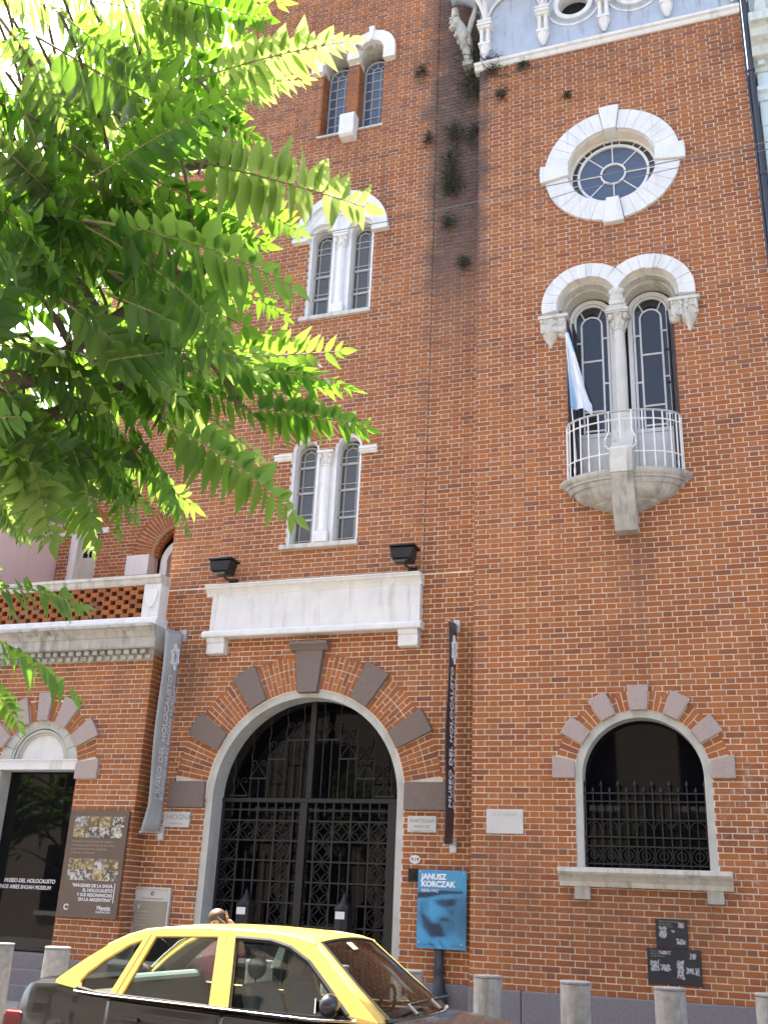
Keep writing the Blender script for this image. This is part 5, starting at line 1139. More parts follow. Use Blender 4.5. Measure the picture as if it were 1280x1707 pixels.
for side in (-1, 1):
    for i in range(len(xs)-1):
        xm = (xs[i]+xs[i+1])/2
        for j in range(ns-1):
            key = 'body'
            if 3 <= j <= 6 and side in (-1, 1):
                if -4.52 < xm < -3.60: key = ('door', side, 0)
                elif -3.60 < xm < -2.62: key = ('door', side, 1)
            if j <= 2 and xm > -2.42 and xm < -1.42: key = 'bonnet'
            if j <= 2 and xm < -5.02 and xm > -5.36: key = 'boot_lid'
            if j < 3 and -5.0 < xm < -2.45: continue                 # open under the cabin
            q = [(xs[i], CY + side*secs[i][j][0], secs[i][j][1]), (xs[i+1], CY + side*secs[i+1][j][0], secs[i+1][j][1]), (xs[i+1], CY + side*secs[i+1][j+1][0], secs[i+1][j+1][1]), (xs[i], CY + side*secs[i][j+1][0], secs[i][j+1][1])]
            groups.setdefault(key, MB()).add(q, [(0, 1, 2, 3) if side > 0 else (3, 2, 1, 0)])
for side in (-1, 1):                                                # close the ends
    for i in (0, -1):
        s = secs[i]; groups['body'].add([(xs[i], CY + side*a, b) for a, b in s], [tuple(range(ns)) if (side > 0) == (i == 0) else tuple(reversed(range(ns)))])
doors = []
def weld(o, rec=True):
    b = bmesh.new(); b.from_mesh(o.data); bmesh.ops.remove_doubles(b, verts=b.verts, dist=0.0005)
    if rec: bmesh.ops.recalc_face_normals(b, faces=b.faces)
    b.to_mesh(o.data); b.free(); o.data.shade_smooth(); o.data.set_sharp_from_angle(angle=R(38))
for key, mb in groups.items():
    nm = key[0] if isinstance(key, tuple) else key
    o = mb.build(nm, M_black, TX); weld(o)
    if nm == 'door':
        md = o.modifiers.new('solid', 'SOLIDIFY'); md.thickness = 0.03; md.offset = -1
        side, w = key[1], key[2]; hx_ = -4.38 + 0.0 if w == 0 else -3.42
        MB().box(hx_ - 0.0, hx_ + 0.15, CY + side*0.815 - 0.02, CY + side*0.815 + 0.02, 0.735, 0.765).build('handle', M_black, o, bevel=0.008)
        doors.append(o)
# greenhouse
out = [(-4.985, 0.965), (-4.90, 1.035), (-4.80, 1.112), (-4.65, 1.212), (-4.50, 1.285), (-4.36, 1.328), (-4.20, 1.348), (-3.9, 1.362), (-3.6, 1.362), (-3.3, 1.352), (-3.12, 1.332), (-3.0, 1.300), (-2.88, 1.20), (-2.7, 1.05), (-2.45, 0.858)]
def halfw(z): return 0.80 - 0.20*max(0, z-0.88)/0.46
side_poly = out + [(-2.45, 0.85), (-2.9, 0.838), (-3.5, 0.856), (-4.2, 0.885), (-4.8, 0.915), (-4.985, 0.94)]
wins = {'quarter': [(-4.372, 1.262), (-4.471, 1.228), (-4.642, 1.112), (-4.746, 1.022), (-4.783, 0.965), (-4.765, 0.930), (-4.634, 0.910), (-4.500, 0.903)],
        'rear': [(-4.275, 1.290), (-3.765, 1.312), (-3.69, 0.882), (-4.40, 0.900)],
        'front': [(-3.615, 1.312), (-3.335, 1.306), (-3.181, 1.272), (-3.017, 1.190), (-2.85, 1.05), (-2.66, 0.885), (-2.9, 0.865), (-3.53, 0.872)]}
cabin = MB()
for side in (-1, 1):
    b = bmesh.new()
    for loop in [side_poly] + list(wins.values()):
        v_ = [b.verts.new((x, CY + side*halfw(z), z)) for x, z in loop]
        for i in range(len(v_)): b.edges.new((v_[i], v_[(i+1) % len(v_)]))
    bmesh.ops.triangle_fill(b, use_beauty=True, edges=b.edges[:])
    b.verts.index_update(); b.verts.ensure_lookup_table()
    vs = [v.co[:] for v in b.verts]; fs_ = [tuple(v.index for v in f.verts) for f in b.faces]; b.free()
    MB().add([(x, y - side*0.024, z) for x, y, z in vs], fs_).build('pillar_lining', M_dash, TX)
    sm = MB().add(vs, fs_); o = sm.build('pillars', M_yellow, TX, fix=True); md = o.modifiers.new('solid', 'SOLIDIFY'); md.thickness = 0.03; md.offset = 0
    for nm, pl in wins.items():
        g = MB(); n = len(pl)
        ar_ = sum(p[0]*q[1] - q[0]*p[1] for p, q in zip(pl, pl[1:] + pl[:1]))
        g.add([(x, CY + side*(halfw(z) - 0.008), z) for x, z in pl], [tuple(range(n)) if (ar_ > 0) == (side < 0) else tuple(reversed(range(n)))]); g.build('side_window', M_carglass, TX)
        cxm = sum(p[0] for p in pl)/n; czm = sum(p[1] for p in pl)/n
        seal = MB(); pp = [(x, CY + side*(halfw(z) + 0.016), z) for x, z in pl]; seal.tube(pp + [pp[0]], 0.009, 5)
        if nm == 'front': seal.tube(pp[:6], 0.019, 6); seal.build('window_seal', M_rubber, TX)
    strip = [(x, CY + side*(halfw(z) + 0.024), z) for x, z in ((-4.80, 0.905), (-4.6, 0.893), (-4.2, 0.884), (-3.6, 0.868), (-2.9, 0.85), (-2.6, 0.862))]
    MB().tube([(x, CY + side*(halfw(z) + 0.014), z) for x, z in ((-4.79, 0.925), (-4.6, 0.898), (-4.2, 0.887), (-3.6, 0.867), (-2.9, 0.853), (-2.62, 0.866))], 0.014, 6).build('belt_rubber', M_rubber, TX, smooth=60)
    MB().tube(strip, 0.0055, 5).build('belt_trim', M_chrome, TX, smooth=60)
    MB().tube([(x, CY + side*(halfw(z) - 0.0), z) for x, z in out[3:12]], 0.016, 6).build('drip_rail', M_yellow, TX, smooth=60)
nc = 12
def grid_pt(i, s):
    x, z = out[i]; k = 1 - s*s
    hw_ = halfw(z); cr = 0.035*min(1, max(0, (z-0.95)/0.3)); xo = 0.0
    if x < -4.3: xo = -0.16*min(1, (-4.3-x)/0.6)*k
    if x > -3.1: xo = 0.16*min(1, (x+3.1)/0.6)*k
    return (x + xo, CY + s*hw_, z + cr*k)
roof, ws, bl = MB(), MB(), MB()
wsb = MB()
for i in range(len(out)-1):
    for k in range(nc):
        s0, s1 = -1 + 2*k/nc, -1 + 2*(k+1)/nc
        q = [grid_pt(i, s0), grid_pt(i+1, s0), grid_pt(i+1, s1), grid_pt(i, s1)]
        edge = k == 0 or k == nc-1
        if i >= 11: (roof if edge else ws).add(q, [(0, 1, 2, 3)])
        elif i < 4 and not edge: bl.add(q, [(0, 1, 2, 3)])
        else: roof.add(q, [(0, 1, 2, 3)])
lin = MB(); lin.v = [(x, CY + (y-CY)*0.97, z - 0.032) for x, y, z in roof.v]; lin.f = roof.f; lin.mi = roof.mi; weld(lin.build('roof_lining', plain('headlining', (0.35, 0.35, 0.33), 0.9), TX))
o = roof.build('roof', M_yellow, TX); weld(o); md = o.modifiers.new('solid', 'SOLIDIFY'); md.thickness = 0.025; md.offset = -1
o = ws.build('windscreen', M_carglass, TX); weld(o, False); o = bl.build('rear_window', M_carglass, TX); weld(o, False)
for i0, nm in ((11, 'windscreen_seal'), (4, 'windscreen_seal')): MB().tube([grid_pt(i0, -0.85 + 1.7*k/10) for k in range(11)], 0.012, 5).build(nm, M_rubber, TX, smooth=60)
MB().tube([grid_pt(14, -0.9 + 1.8*k/10) for k in range(11)], 0.02, 5).build('windscreen_seal', M_rubber, TX, smooth=60)
for s in (-0.84, 0.84): MB().tube([grid_pt(i, s) for i in range(11, 15)], 0.010, 5).build('windscreen_seal', M_rubber, TX, smooth=60)
for y0 in (-0.5, 0.05): MB().tube([(-2.27, CY + y0, 0.90), (-2.37, CY + y0 + 0.1, 0.945), (-2.36, CY + y0 + 0.52, 0.95)], 0.010, 5).build('wiper', M_rubber, TX)
MB().box(-2.95, -2.94, CY - 0.03, CY + 0.11, 1.22, 1.28).build('rear_mirror', M_rubber, TX, bevel=0.01)
MB().tube([(-4.05, CY + 0.0, 1.385), (-4.10, CY, 1.42), (-4.12, CY, 1.44)], [0.02, 0.012, 0.006], 8).build('aerial_base', M_rubber, TX, smooth=60)
MB().add([Vector(grid_pt(12, s_)).lerp(Vector(grid_pt(11, s_)), u_) + Vector((0.004, 0, 0.006)) for s_, u_ in ((-0.30, 0.35), (-0.16, 0.35), (-0.16, 0.75), (-0.30, 0.75))], [(0, 1, 2, 3)]).build('sticker', plain('yellow_sticker', (0.8, 0.7, 0.3), 0.6), TX)
for side in (-1, 1):
    for (xa, za), (xb, zb_) in (((-3.70, 1.325), (-3.60, 0.86)), ((-4.315, 1.31), (-4.45, 0.895))):
        MB().tube([(xa, CY + side*(halfw(za) + 0.0145), za), (xb, CY + side*(halfw(zb_) + 0.0145), zb_)], 0.0035, 4).build('door_seam', M_rubber, TX)
# mirrors, lamps, bumpers, plates
for side in (-1, 1):
    mh = MB().blob((-2.76, CY + side*0.90, 0.945), 0.07, 0.095, 0.075, 12, 8).build('door_mirror', M_black, TX, smooth=60)
    MB().box(-2.835, -2.825, CY + side*0.90 - 0.07, CY + side*0.90 + 0.07, 0.90, 0.99).build('mirror_glass', M_chrome, mh)
    MB().tube([(-2.74, CY + side*0.78, 0.90), (-2.76, CY + side*0.86, 0.93)], 0.022, 6).build('mirror_stalk', M_black, mh)
    MB().box(-5.43, -5.25, CY + side*0.645 - 0.12, CY + side*0.645 + 0.12, 0.56, 0.735).build('tail_light', M_red, TX, bevel=0.03)
    MB().box(-1.42, -1.285, CY + side*0.52 - 0.14, CY + side*0.52 + 0.14, 0.50, 0.63).build('headlight', M_clear, TX, bevel=0.03)
for x0, x1 in ((-5.50, -5.30), (-1.38, -1.22)): MB().box(x0, x1, CY - 0.76, CY + 0.76, 0.28, 0.50).build('bumper', M_rubber, TX, bevel=0.05, seg=3)
MB().box(-5.508, -5.50, CY - 0.2, CY + 0.2, 0.33, 0.43).build('number_plate', M_lamp, TX)
w0 = None
for a in axles:
    for side in (-1, 1):
        y = CY + side*0.70
        wh = part('wheel', TX); wh.location = Vector((a, y, 0.285)) - Vector(TX.location)
        pr = [(0.19, -0.085), (0.265, -0.09), (0.283, -0.07), (0.285, 0), (0.283, 0.07), (0.265, 0.09), (0.19, 0.085)]
        def wheel_mesh(pr_, n=28):
            mb = MB(); vs = []; fs2 = []
            for r_, yy in pr_:
                for k in range(n): vs.append((a + r_*math.cos(2*math.pi*k/n), y + yy, 0.285 + r_*math.sin(2*math.pi*k/n)))
            for j in range(len(pr_)-1):
                for k in range(n): fs2.append((j*n+k, j*n+(k+1) % n, (j+1)*n+(k+1) % n, (j+1)*n+k))
            fs2 += [tuple(range(n)), tuple(reversed(range((len(pr_)-1)*n, len(pr_)*n)))]
            return mb.add(vs, fs2)
        wheel_mesh(pr).build('tyre', M_rubber, wh, smooth=40); wheel_mesh([(0.02, -0.075), (0.06, -0.092), (0.10, -0.07), (0.185, -0.08), (0.195, -0.093), (0.195, 0.093), (0.185, 0.08), (0.10, 0.07), (0.06, 0.092), (0.02, 0.075)]).build('rim', M_steel, wh, smooth=40)
# cabin inside
def seat(x, y, w):
    st = part('seat', TX)
    MB().prof([(0, 0), (1, 0)], 0, 1) if False else None
    b = MB()
    b.box(x, x + 0.50, y - w, y + w, 0.36, 0.55); b.build('cushion', M_seat, st, bevel=0.05, seg=3)
    c = MB().add([(x - 0.02, y-w, 0.52), (x + 0.12, y-w, 0.52), (x - 0.06, y-w, 1.02), (x - 0.17, y-w, 1.02), (x - 0.02, y+w, 0.52), (x + 0.12, y+w, 0.52), (x - 0.06, y+w*0.9, 1.02), (x - 0.17, y+w*0.9, 1.02)], [(0, 1, 2, 3), (7, 6, 5, 4), (0, 4, 5, 1), (1, 5, 6, 2), (2, 6, 7, 3), (3, 7, 4, 0)]); c.build('backrest', M_seat, st, bevel=0.05, seg=3, fix=True)
    return st
for y in (CY - 0.36, CY + 0.36):
    st = seat(-3.42, y, 0.25)
    MB().blob((-3.56, y, 1.12), 0.055, 0.125, 0.085, 12, 8).build('headrest', plain('pale_headrest', (0.55, 0.60, 0.60), 0.85) if 'pale_headrest' not in bpy.data.materials else bpy.data.materials['pale_headrest'], st, smooth=60)
    MB().tube([(-3.54, y - 0.04, 0.98), (-3.555, y - 0.04, 1.08)], 0.008, 5).build('headrest_post', M_chrome, st)
seat(-4.42, CY, 0.62)
MB().prof([(CY-0.70, 0.5), (CY+0.70, 0.5), (CY+0.70, 0.80), (CY+0.64, 0.85), (CY-0.64, 0.85), (CY-0.70, 0.80)], -2.72, -2.30).build('dashboard', M_dash, TX, bevel=0.03)
MB().tube([(-2.80 + 0.04*math.sin(R(t)), CY + 0.36 + 0.185*math.cos(R(t)), 0.84 + 0.17*math.sin(R(t))) for t in range(0, 361, 20)], 0.014, 6).build('steering_wheel', M_rubber, TX, smooth=60)
MB().box(-5.0, -4.62, CY - 0.62, CY + 0.62, 0.84, 0.875).build('parcel_shelf', M_dash, TX)
MB().box(-4.9, -2.3, CY - 0.72, CY + 0.72, 0.26, 0.30).build('floor', M_dash, TX)

# ---------------------------------------------------------------- people
def skin_body(name, joints, edges, parent, mats, sub=2):
    me = bpy.data.meshes.new(name); me.from_pydata([Vector(j[0]) - wloc(parent) for j in joints], edges, []); me.update()
    for mm in mats: me.materials.append(mm)
    o = bpy.data.objects.new(name, me); COL.objects.link(o)
    sk = o.modifiers.new('skin', 'SKIN'); sk.use_smooth_shade = True
    if not me.skin_vertices: bpy.context.view_layer.objects.active = o
    for i, j in enumerate(joints): 
        sv = me.skin_vertices[0].data[i]; sv.radius = j[1] if isinstance(j[1], tuple) else (j[1], j[1]); sv.use_root = (i == 0)
    o.modifiers.new('sub', 'SUBSURF').levels = sub; o.modifiers['sub'].render_levels = sub
    dg = bpy.context.evaluated_depsgraph_get(); m2 = bpy.data.meshes.new_from_object(o.evaluated_get(dg)); bpy.data.objects.remove(o)
    m2.materials.clear()
    for mm in mats: m2.materials.append(mm)
    o = bpy.data.objects.new(name, m2); COL.objects.link(o); o.parent = parent; m2.shade_smooth(); return o
M_skin = plain('skin', (0.52, 0.30, 0.21), 0.5, 0.08, 20, 0); M_hair = plain('brown_hair', (0.085, 0.048, 0.024), 0.55, 0.4, 60, 0.4, 120); M_pinkc = plain('pink_cotton', (0.62, 0.12, 0.24), 0.85, 0.12, 15, 0.15); M_jean = plain('denim', (0.05, 0.07, 0.13), 0.9, 0.2, 30, 0.2)
def person(x, y, zf, H, lab, sit=False):
    t = thing('person', lab, 'person', (x, y, zf)); k = H/1.62
    def V_(dx, dy, dz): return (x + dx*k, y + dy*k, zf + dz*k)
    r = lambda a, b=None: (a*k, (b or a)*k)
    J = [(V_(0, 0, 0.88), r(0.13, 0.10)), (V_(0, 0, 1.02), r(0.115, 0.085)), (V_(0, 0, 1.18), r(0.14, 0.095)), (V_(0, 0, 1.32), r(0.10, 0.075)), (V_(0.0, 0, 1.40), r(0.05)), (V_(0.0, -0.01, 1.47), r(0.070, 0.085)), (V_(0.0, -0.015, 1.545), r(0.072, 0.088)), (V_(0.0, -0.01, 1.60), r(0.045, 0.055)),
         (V_(0.16, 0, 1.31), r(0.052)), (V_(0.30, -0.05, 1.22), r(0.042)), (V_(0.20, -0.06, 1.45), r(0.033)), (V_(0.115, -0.045, 1.55), r(0.026)),      # arm raised, hand to the side of the head
         (V_(-0.16, 0, 1.31), r(0.052)), (V_(-0.20, 0.0, 1.08), r(0.042)), (V_(-0.19, -0.05, 0.86), r(0.032)), (V_(-0.19, -0.06, 0.78), r(0.03)),
         (V_(0.085, 0, 0.80), r(0.088)), (V_(0.09, -0.01, 0.46), r(0.058)), (V_(0.09, 0.03, 0.09), r(0.04)), (V_(0.09, -0.11, 0.035), r(0.035)),
         (V_(-0.085, 0, 0.80), r(0.088)), (V_(-0.09, -0.01, 0.46), r(0.058)), (V_(-0.09, 0.03, 0.09), r(0.04)), (V_(-0.09, -0.11, 0.035), r(0.035))]
    E_ = [(0, 1), (1, 2), (2, 3), (3, 4), (4, 5), (5, 6), (6, 7), (3, 8), (8, 9), (9, 10), (10, 11), (3, 12), (12, 13), (13, 14), (14, 15), (0, 16), (16, 17), (17, 18), (18, 19), (0, 20), (20, 21), (21, 22), (22, 23)]
    o = skin_body('body', J, E_, t, [M_skin, M_pinkc, M_jean])
    for p in o.data.polygons:
        c = p.center; z = c.z/k
        if z < 0.10: p.material_index = 2
        elif z < 0.90 and abs(c.x)/k < 0.17: p.material_index = 2
        elif z < 1.37 and not (c.x/k > 0.24 and z > 1.24) and not (c.x/k < -0.15 and z < 1.0): p.material_index = 1
    for i in range(4):
        f = MB(); q = [V_(0.115 - 0.012*j, -0.05 + 0.018*(i-1.5) , 1.56 + 0.026*j - 0.004*i*i) for j in range(4)]
        f.tube(q, [0.009*k, 0.009*k, 0.0085*k, 0.006*k], 6); f.build('finger', M_skin, t, smooth=60)
    MB().tube([V_(0.11, -0.07, 1.54), V_(0.10, -0.095, 1.56), V_(0.09, -0.105, 1.585)], [0.011*k, 0.01*k, 0.007*k], 6).build('thumb', M_skin, t, smooth=60)
    h = MB(); h.blob(V_(0, 0.010, 1.572), 0.094*k, 0.106*k, 0.085*k, 16, 10, 0.02); h.blob(V_(0, 0.06, 1.49), 0.075*k, 0.06*k, 0.10*k, 12, 8, 0.03)
    h.build('hair', M_hair, t, smooth=70)
    fc = MB()
    for s in (-1, 1): fc.blob(V_(0.03*s, -0.098, 1.515), 0.011*k, 0.006*k, 0.007*k, 8, 5)
    fc.build('eyes', M_lamp, t, smooth=60); MB().blob(V_(0, -0.105, 1.485), 0.012*k, 0.018*k, 0.022*k, 8, 6).build('nose', M_skin, t, smooth=60); MB().blob(V_(0, -0.093, 1.447), 0.024*k, 0.008*k, 0.007*k, 8, 5).build('mouth', M_pinkc, t, smooth=60)
    return t
pt = person(-4.83, -4.25, 0.0, 1.46, 'person in a pink top behind the taxi with a hand raised to brown hair')
pt.rotation_euler = (0, 0, 0.5)
# ---------------------------------------------------------------- street tree with long feathered leaves
TR_ = thing('street_tree', 'street tree with long feathered green leaves hanging in from the left', 'tree', (-2.75, -11.95, PV))
M_bark = plain('bark', (0.13, 0.095, 0.07), 0.9, 0.35, 12, 0.6, 25)
def leaf_mat():
    M = bpy.data.materials.new('leaf'); M.use_nodes = True; t = M.node_tree; t.nodes.clear()
    rnd = N(t, 'ShaderNodeObjectInfo').outputs['Random']; isl = N(t, 'ShaderNodeNewGeometry').outputs['Random Per Island']
    c = ramp(t, math_n(t, 'ADD', math_n(t, 'MULTIPLY', rnd, 0.5), math_n(t, 'MULTIPLY', isl, 0.5)), [(0.1, (0.018, 0.052, 0.016)), (0.5, (0.030, 0.078, 0.022)), (0.9, (0.048, 0.105, 0.028))])
    c2 = ramp(t, rnd, [(0.0, (0.17, 0.38, 0.02)), (0.6, (0.29, 0.50, 0.05)), (1.0, (0.46, 0.60, 0.14))])
    p = N(t, 'ShaderNodeBsdfPrincipled'); t.links.new(c, p.inputs['Base Color']); p.inputs['Roughness'].default_value = 0.42; p.inputs['Specular IOR Level'].default_value = 0.45
    tr = N(t, 'ShaderNodeBsdfTranslucent'); t.links.new(c2, tr.inputs[0]); mx = N(t, 'ShaderNodeMixShader'); mx.inputs[0].default_value = 0.5; ou = N(t, 'ShaderNodeOutputMaterial')
    t.links.new(p.outputs[0], mx.inputs[1]); t.links.new(tr.outputs[0], mx.inputs[2]); t.links.new(mx.outputs[0], ou.inputs[0]); return M
M_leaf = leaf_mat(); M_stalk = plain('leaf_stalk', (0.16, 0.17, 0.06), 0.6, 0.2, 20, 0)
def frond_mesh(seed):
    rg = random.Random(seed); mb = MB(); n = rg.randint(14, 17)
    sag = rg.uniform(0.10, 0.17)
    def rp_(u): return Vector((u, 0, sag*4*u*(1-u)*0.55))
    mb.tube([rp_(i/10) for i in range(11)], [0.0062 - 0.0045*i/10 for i in range(11)], 5, 1)
    def leaflet(b, d, l, w, nrm, rg=rg):
        d = d.normalized(); s = d.cross(nrm).normalized(); up = s.cross(d).normalized()
        curl = rg.uniform(-0.02, 0.34)
        prof_ = [(0.0, 0.0), (0.08, 0.62), (0.26, 1.0), (0.5, 0.86), (0.77, 0.42), (1.0, 0.0)]
        mid = []; L_ = []; R_ = []
        for u, q in prof_:
            c = b + d*(l*u) - up*(curl*l*u*u); mid.append(c); L_.append(c + s*(w*q) + up*(w*q*0.28)); R_.append(c - s*(w*q) + up*(w*q*0.28))
        vs = mid + L_[1:5] + R_[1:5]; fs2 = [(0, 6, 1), (0, 1, 10)]
        for i in range(1, 4): fs2 += [(i, 5+i, 6+i, i+1), (i, i+1, 10+i, 9+i)]
        fs2 += [(4, 9, 5), (4, 5, 13)]
        mb.add(vs, fs2, 0)
    for i in range(n):
        u = 0.14 + 0.84*i/(n-1)*0.98
        for s in (-1, 1):
            if rg.random() < 0.06: continue
            a = R(rg.uniform(58, 76) - 22*u); ll = (0.242*(0.72 + 0.5*math.sin(math.pi*min(1, u*0.95 + 0.05))))*rg.uniform(0.72, 1.14)*(1 - 0.35*u*u)
            d = Vector((math.cos(a), s*math.sin(a), rg.uniform(-0.55, -0.15)))
            leaflet(rp_(u), d, ll, ll*rg.uniform(0.145, 0.185), Vector((rg.uniform(-0.4, 0.4), s*rg.uniform(-0.2, 0.5), 1)))
    leaflet(rp_(1.0), Vector((1, 0, -0.2)), 0.13, 0.026, Vector((0, 0, 1)))
    me = bpy.data.meshes.new('leaf'); me.from_pydata(mb.v, [], mb.f); me.materials.append(M_leaf); me.materials.append(M_stalk); me.polygons.foreach_set('material_index', mb.mi); me.shade_smooth(); me.set_sharp_from_angle(angle=R(50)); return me
LM = [frond_mesh(s) for s in range(8)]
